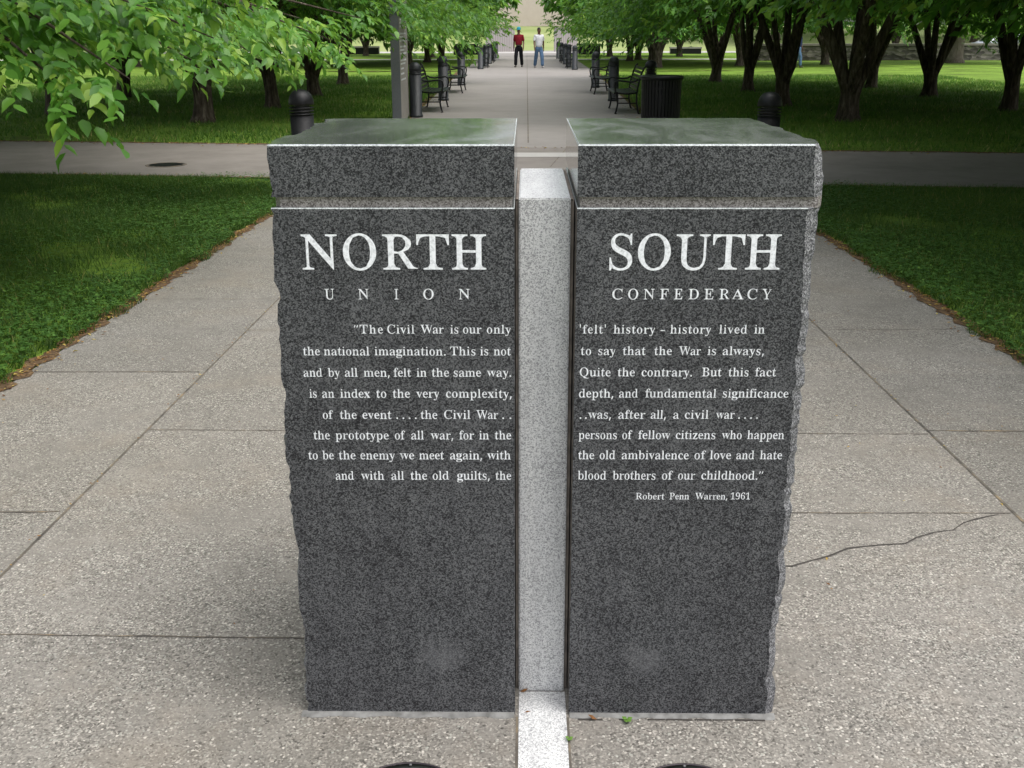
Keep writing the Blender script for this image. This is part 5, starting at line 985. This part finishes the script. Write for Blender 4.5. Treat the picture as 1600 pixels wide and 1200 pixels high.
# ================================================================ people walking towards the monument
def skin_mesh(name, verts, edges, radii, m, sub=2, smooth=True):
    me = bpy.data.meshes.new(name); me.from_pydata(verts, edges, []); me.update()
    o = bpy.data.objects.new(name + '_tmp', me); COL.objects.link(o)
    o.modifiers.new('s', 'SKIN'); sd = o.modifiers.new('d', 'SUBSURF'); sd.levels = sub; sd.render_levels = sub
    sv = me.skin_vertices[0].data
    for i, r_ in enumerate(radii): sv[i].radius = r_ if isinstance(r_, tuple) else (r_, r_)
    sv[0].use_root = True
    dg = bpy.context.evaluated_depsgraph_get(); dg.update()
    out = bpy.data.meshes.new_from_object(o.evaluated_get(dg)); bpy.data.objects.remove(o)
    out.name = name; out.materials.clear(); out.materials.append(m)
    out.polygons.foreach_set('use_smooth', [smooth] * len(out.polygons)); return out
def person(x, y, rz, sc, label, shirt, trousers, shoes, hair=None, cap=None, stride=.16, ph=1, belt=None, shirt_len=.90):
    """a man 1.78 m tall walking along his own -y"""
    root = empty('person', (x, y, gz(y)), rz, sc); tag(root, label, 'person', 'people walking along the path')
    m_skin = M_SKIN; st = stride * ph
    hip = .93; Lk = {}
    V = [(0, 0, hip)]; E_ = []; Rd = [(.11, .08)]
    def addv(p, r_, par):
        V.append(p); Rd.append(r_); E_.append((par, len(V) - 1)); return len(V) - 1
    s1 = addv((0, .005, 1.12), (.11, .075), 0); s2 = addv((0, .0, 1.30), (.125, .08), s1); s3 = addv((0, .01, 1.44), (.085, .06), s2)
    nk = addv((0, .0, 1.51), (.055, .057), s3); hd0 = addv((0, -.012, 1.575), (.062, .075), nk); hd1 = addv((0, -.012, 1.66), (.072, .090), hd0); hd2 = addv((0, -.004, 1.735), (.062, .075), hd1)
    nose = addv((0, -.115, 1.648), (.013, .016), hd1)
    for s in (-1, 1):
        ear = addv((s * .083, .0, 1.65), (.012, .02), hd1)
    arms = {}
    for s in (-1, 1):
        sh = addv((s * .175, .01, 1.415), .045, s3); sw = -s * st * .55
        el = addv((s * .235, .02 + sw * .25, 1.14), .042, sh); wr = addv((s * .255, -.03 + sw, .90), .033, el)
        pm = addv((s * .255, -.05 + sw, .845), (.024, .040), wr)
        for fi, (fy, fl) in enumerate(((-.028, .072), (-.009, .082), (.010, .078), (.028, .062))):
            k1 = addv((s * .258, -.052 + sw + fy, .80), .0095, pm); addv((s * .248, -.058 + sw + fy, .80 - fl), .008, k1)
        th = addv((s * .245, -.085 + sw, .835), .010, pm); addv((s * .238, -.098 + sw, .795), .008, th)
        arms[s] = (V[sh], V[el], V[wr])
    legs = {}
    for s in (-1, 1):
        sw = s * st
        hp = addv((s * .095, 0, .88), .06, 0); kn = addv((s * .105, -.03 + sw * .55, .50), .042, hp); an = addv((s * .11, .03 + sw * 1.0, .095), .035, kn)
        legs[s] = (V[hp], V[kn], V[an])
    add('body', skin_mesh('body', V, E_, Rd, m_skin), root)
    # shirt: torso with short sleeves
    V2 = [(0, 0, shirt_len)]; R2 = [(.185, .145)]; E2 = []
    def a2(p, r_, par): V2.append(p); R2.append(r_); E2.append((par, len(V2) - 1)); return len(V2) - 1
    t1 = a2((0, -.01, 1.08), (.182, .145), 0); t2 = a2((0, -.005, 1.28), (.198, .142), t1); t3 = a2((0, .01, 1.43), (.150, .10), t2); a2((0, .005, 1.485), (.070, .070), t3)
    for s in (-1, 1):
        A_, B_, C_ = arms[s]; sh = a2((A_[0], A_[1], A_[2]), (.078, .078), t3); a2(tuple(A_[i] * .45 + B_[i] * .55 for i in range(3)), (.070, .070), sh); a2(tuple(A_[i] * .12 + B_[i] * .88 for i in range(3)), (.070, .070), len(V2) - 1)
    add('shirt', skin_mesh('shirt', V2, E2, R2, shirt), root)
    V3 = [(0, 0, 1.0)]; R3 = [(.158, .122)]; E3 = []
    def a3(p, r_, par): V3.append(p); R3.append(r_); E3.append((par, len(V3) - 1)); return len(V3) - 1
    b = a3((0, 0, .90), (.155, .125), 0)
    for s in (-1, 1):
        A_, B_, C_ = legs[s]; h_ = a3((A_[0], A_[1], .80), (.106, .112), b); kx = a3(B_, (.090, .094), h_); a3(tuple(B_[i] * .506 + C_[i] * .494 for i in range(2)) + (.30,), (.078, .084), kx); a3((C_[0], C_[1] - .005, .075), (.074, .082), len(V3) - 1)
    add('trousers', skin_mesh('trousers', V3, E3, R3, trousers), root)
    for s in (-1, 1):
        C_ = legs[s][2]
        add('shoe', skin_mesh('shoe', [(C_[0], C_[1] + .05, .045), (C_[0], C_[1] - .05, .045), (C_[0] + s * .012, C_[1] - .15, .035)], [(0, 1), (1, 2)], [(.043, .043), (.045, .043), (.042, .033)], shoes), root)
    if belt is not None:
        q = MB(); q.lathe([(.1, shirt_len + .005), (.1, shirt_len + .04)], 24, cap=False); o = q.build('belt', belt, root, True)
        o.data.transform(Matrix.Diagonal((1.6, 1.32, 1, 1)))
    # eyes, brows and mouth
    q = MB()
    for s in (-1, 1): q.lathe([(.0, -.008), (.008, -.004), (.01, 0), (.008, .004), (0, .008)], 8, 0, s * .03, -.098)
    for i in range(len(q.v)): q.v[i] = (q.v[i][0], q.v[i][1], q.v[i][2] + 1.672)
    q.build('eyes', M_EYE, root, True)
    q = MB(); q.tube([(-.026, -.096, 1.603), (0, -.104, 1.60), (.026, -.096, 1.603)], .006, 6); q.build('mouth', M_LIP, root, True)
    if hair is not None:
        bmh = bmesh.new(); bmesh.ops.create_uvsphere(bmh, u_segments=18, v_segments=12, radius=1)
        bmesh.ops.delete(bmh, geom=[v_ for v_ in bmh.verts if v_.co.z < -.05 and v_.co.y < .1 or v_.co.z < -.5], context='VERTS')
        for v_ in bmh.verts: v_.co = Vector((v_.co.x * .081, v_.co.y * .101 + .003, v_.co.z * .085 + 1.705))
        mh = bpy.data.meshes.new('hair'); bmh.to_mesh(mh); bmh.free(); mh.materials.append(hair); add('hair', mh, root)
    if cap is not None:
        q = MB(); q.lathe([(.098, 1.70), (.100, 1.735), (.090, 1.785), (.055, 1.82), (0, 1.832)], 22, 0, 0, .0)
        n = 11; v = []
        for i in range(n):
            a = math.pi + math.pi * i / (n - 1); 
            v += [(math.cos(a) * .095, math.sin(a) * .095, 1.705), (math.cos(a) * .095, math.sin(a) * (.19) - .01, 1.690), (math.cos(a) * .095, math.sin(a) * .095, 1.715), (math.cos(a) * .095, math.sin(a) * .19 - .01, 1.698)]
        f = []
        for i in range(n - 1):
            c0, c1 = i * 4, i * 4 + 4; f += [(c0, c1, c1 + 1, c0 + 1), (c0 + 2, c0 + 3, c1 + 3, c1 + 2), (c0 + 1, c1 + 1, c1 + 3, c0 + 3)]
        q.raw(v, f); q.build('cap', cap, root, True)
    return root
M_SKIN = mat('brown_skin', (0.13, 0.06, 0.038), 0.5); M_EYE = mat('eye', (0.03, 0.02, 0.018), .3); M_LIP = mat('lip', (0.11, 0.045, 0.035), .5)
def cloth(n_, c):
    m = mat(n_, c, .9, spec=.1); kk = NB(m); kk.color(kk.ramp(kk.noise(9, 4), [(.3, tuple(.72 * q for q in c)), (.7, c)])); kk.bump(kk.noise(14, 3), .5, .02); return m
m_red = cloth('dark_red_cotton', (0.23, 0.018, 0.028)); m_wht = cloth('white_cotton', (0.74, 0.74, 0.76)); m_blk = cloth('black_cloth', (0.014, 0.014, 0.017)); m_den = cloth('blue_denim', (0.10, 0.17, 0.28)); m_teal = cloth('teal_cap_cloth', (0.06, 0.33, 0.42)); m_hair = mat('black_hair', (0.012, 0.01, 0.009), .8); m_shoe = mat('dark_shoe', (0.05, 0.04, 0.035), .5); m_shoe2 = mat('grey_trainer', (0.32, 0.30, 0.30), .6); m_navy = cloth('navy_cloth', (0.03, 0.04, 0.10))
person(-.41, 54.7, -.22, 1.03, 'man in dark red polo shirt, black trousers and light blue cap walking on the path', m_red, m_blk, m_shoe, None, m_teal, .20, 1, m_shoe, .98)
person(.56, 53.7, .3, 1.03, 'man in loose white shirt and blue jeans walking on the path', m_wht, m_den, m_shoe2, m_hair, None, .24, -1, None, .87)
person(12.9, 53.5, 1.2, 1.0, 'distant person in dark clothes on the far right lawn behind a forked tree', m_navy, m_den, m_shoe, m_hair, None, .16, 1, None, .9)
# ================================================================ parked cars behind the rubble wall
m_gls = mat('car_glass', (0.02, 0.03, 0.035), .06); m_tyre = mat('tyre', (0.015, 0.015, 0.015), .8); m_rim = mat('wheel_rim', (0.5, 0.5, 0.52), .35, .9); m_lampc = mat('headlight_glass', (.6, .62, .65), .15)
def car(x, y, z, rz, paint, label):
    root = empty('parked_car', (x, y, z), rz); tag(root, label, 'car', 'cars parked behind the rubble wall')
    prof = [(-2.2, .32), (-2.24, .62), (-2.1, .86), (-1.55, .94), (-.95, 1.38), (-.3, 1.46), (.55, 1.42), (1.2, .98), (1.95, .84), (2.22, .66), (2.24, .34)]
    bmc = bmesh.new(); vs = []
    for s in (-1, 1):
        row = []
        for px_, pz_ in prof: row.append(bmc.verts.new((px_, s * (.86 if pz_ < 1 else .64), pz_)))
        vs.append(row)
    mid = [[bmc.verts.new((px_, s * (.88 if pz_ < 1 else .66) * .98, pz_)) for px_, pz_ in prof] for s in ()]
    for i in range(len(prof) - 1): bmc.faces.new((vs[0][i], vs[0][i + 1], vs[1][i + 1], vs[1][i]))
    bmc.faces.new(vs[0][::-1]); bmc.faces.new(vs[1]); bmc.faces.new((vs[0][0], vs[1][0], vs[1][-1], vs[0][-1]))
    bmesh.ops.bevel(bmc, geom=list(bmc.edges), offset=.05, segments=2, affect='EDGES')
    me_ = bpy.data.meshes.new('body'); bmc.to_mesh(me_); bmc.free(); me_.materials.append(paint); me_.polygons.foreach_set('use_smooth', [True] * len(me_.polygons)); add('body', me_, root)
    for s in (-1, 1):
        yb, yt = s * .845, s * .665
        q = MB(); q.raw([(-1.35, yb, .98), (.95, yb, 1.0), (.50, yt, 1.36), (-.85, yt, 1.34)], [(0, 1, 2, 3) if s < 0 else (3, 2, 1, 0)]); q.build('side_window', m_gls, root)
        for wx in (-1.35, 1.4):
            q = MB(); q.lathe([(.20, -.1), (.32, -.1), (.33, 0), (.32, .1), (.20, .1)], 22); o = q.build('wheel', m_tyre, root, True); o.rotation_euler = (math.pi / 2, 0, 0); o.location = (wx, s * .8, .33)
            q = MB(); q.lathe([(.21, -.012), (.20, .012), (.06, .02)], 16); r_ = q.build('rim', m_rim, o, True); r_.location = (0, 0, -.1 * s)
        q = MB(); q.box(2.17, 2.25, s * .72 - .14, s * .72 + .1, .6, .72); q.build('headlight', m_lampc, root)
    q = MB(); q.raw([(1.24, -.72, .99), (1.24, .72, .99), (.62, .56, 1.415), (.62, -.56, 1.415)], [(0, 1, 2, 3)]); q.build('windscreen', m_gls, root)
    q = MB(); q.raw([(-1.58, -.72, .97), (-1.0, -.56, 1.385), (-1.0, .56, 1.385), (-1.58, .72, .97)], [(0, 1, 2, 3)]); q.build('rear_window', m_gls, root)
    return root
for x, rz, c, lab in ((32.2, .1, (.55, .58, .6), 'pale silver car parked behind the rubble wall, left one'), (36.6, -.05, (.12, .2, .3), 'dark blue car parked behind the rubble wall, right one')):
    car(x, 76, gz(50) + .02, rz, mat('car_paint', c, .25, .2), lab)
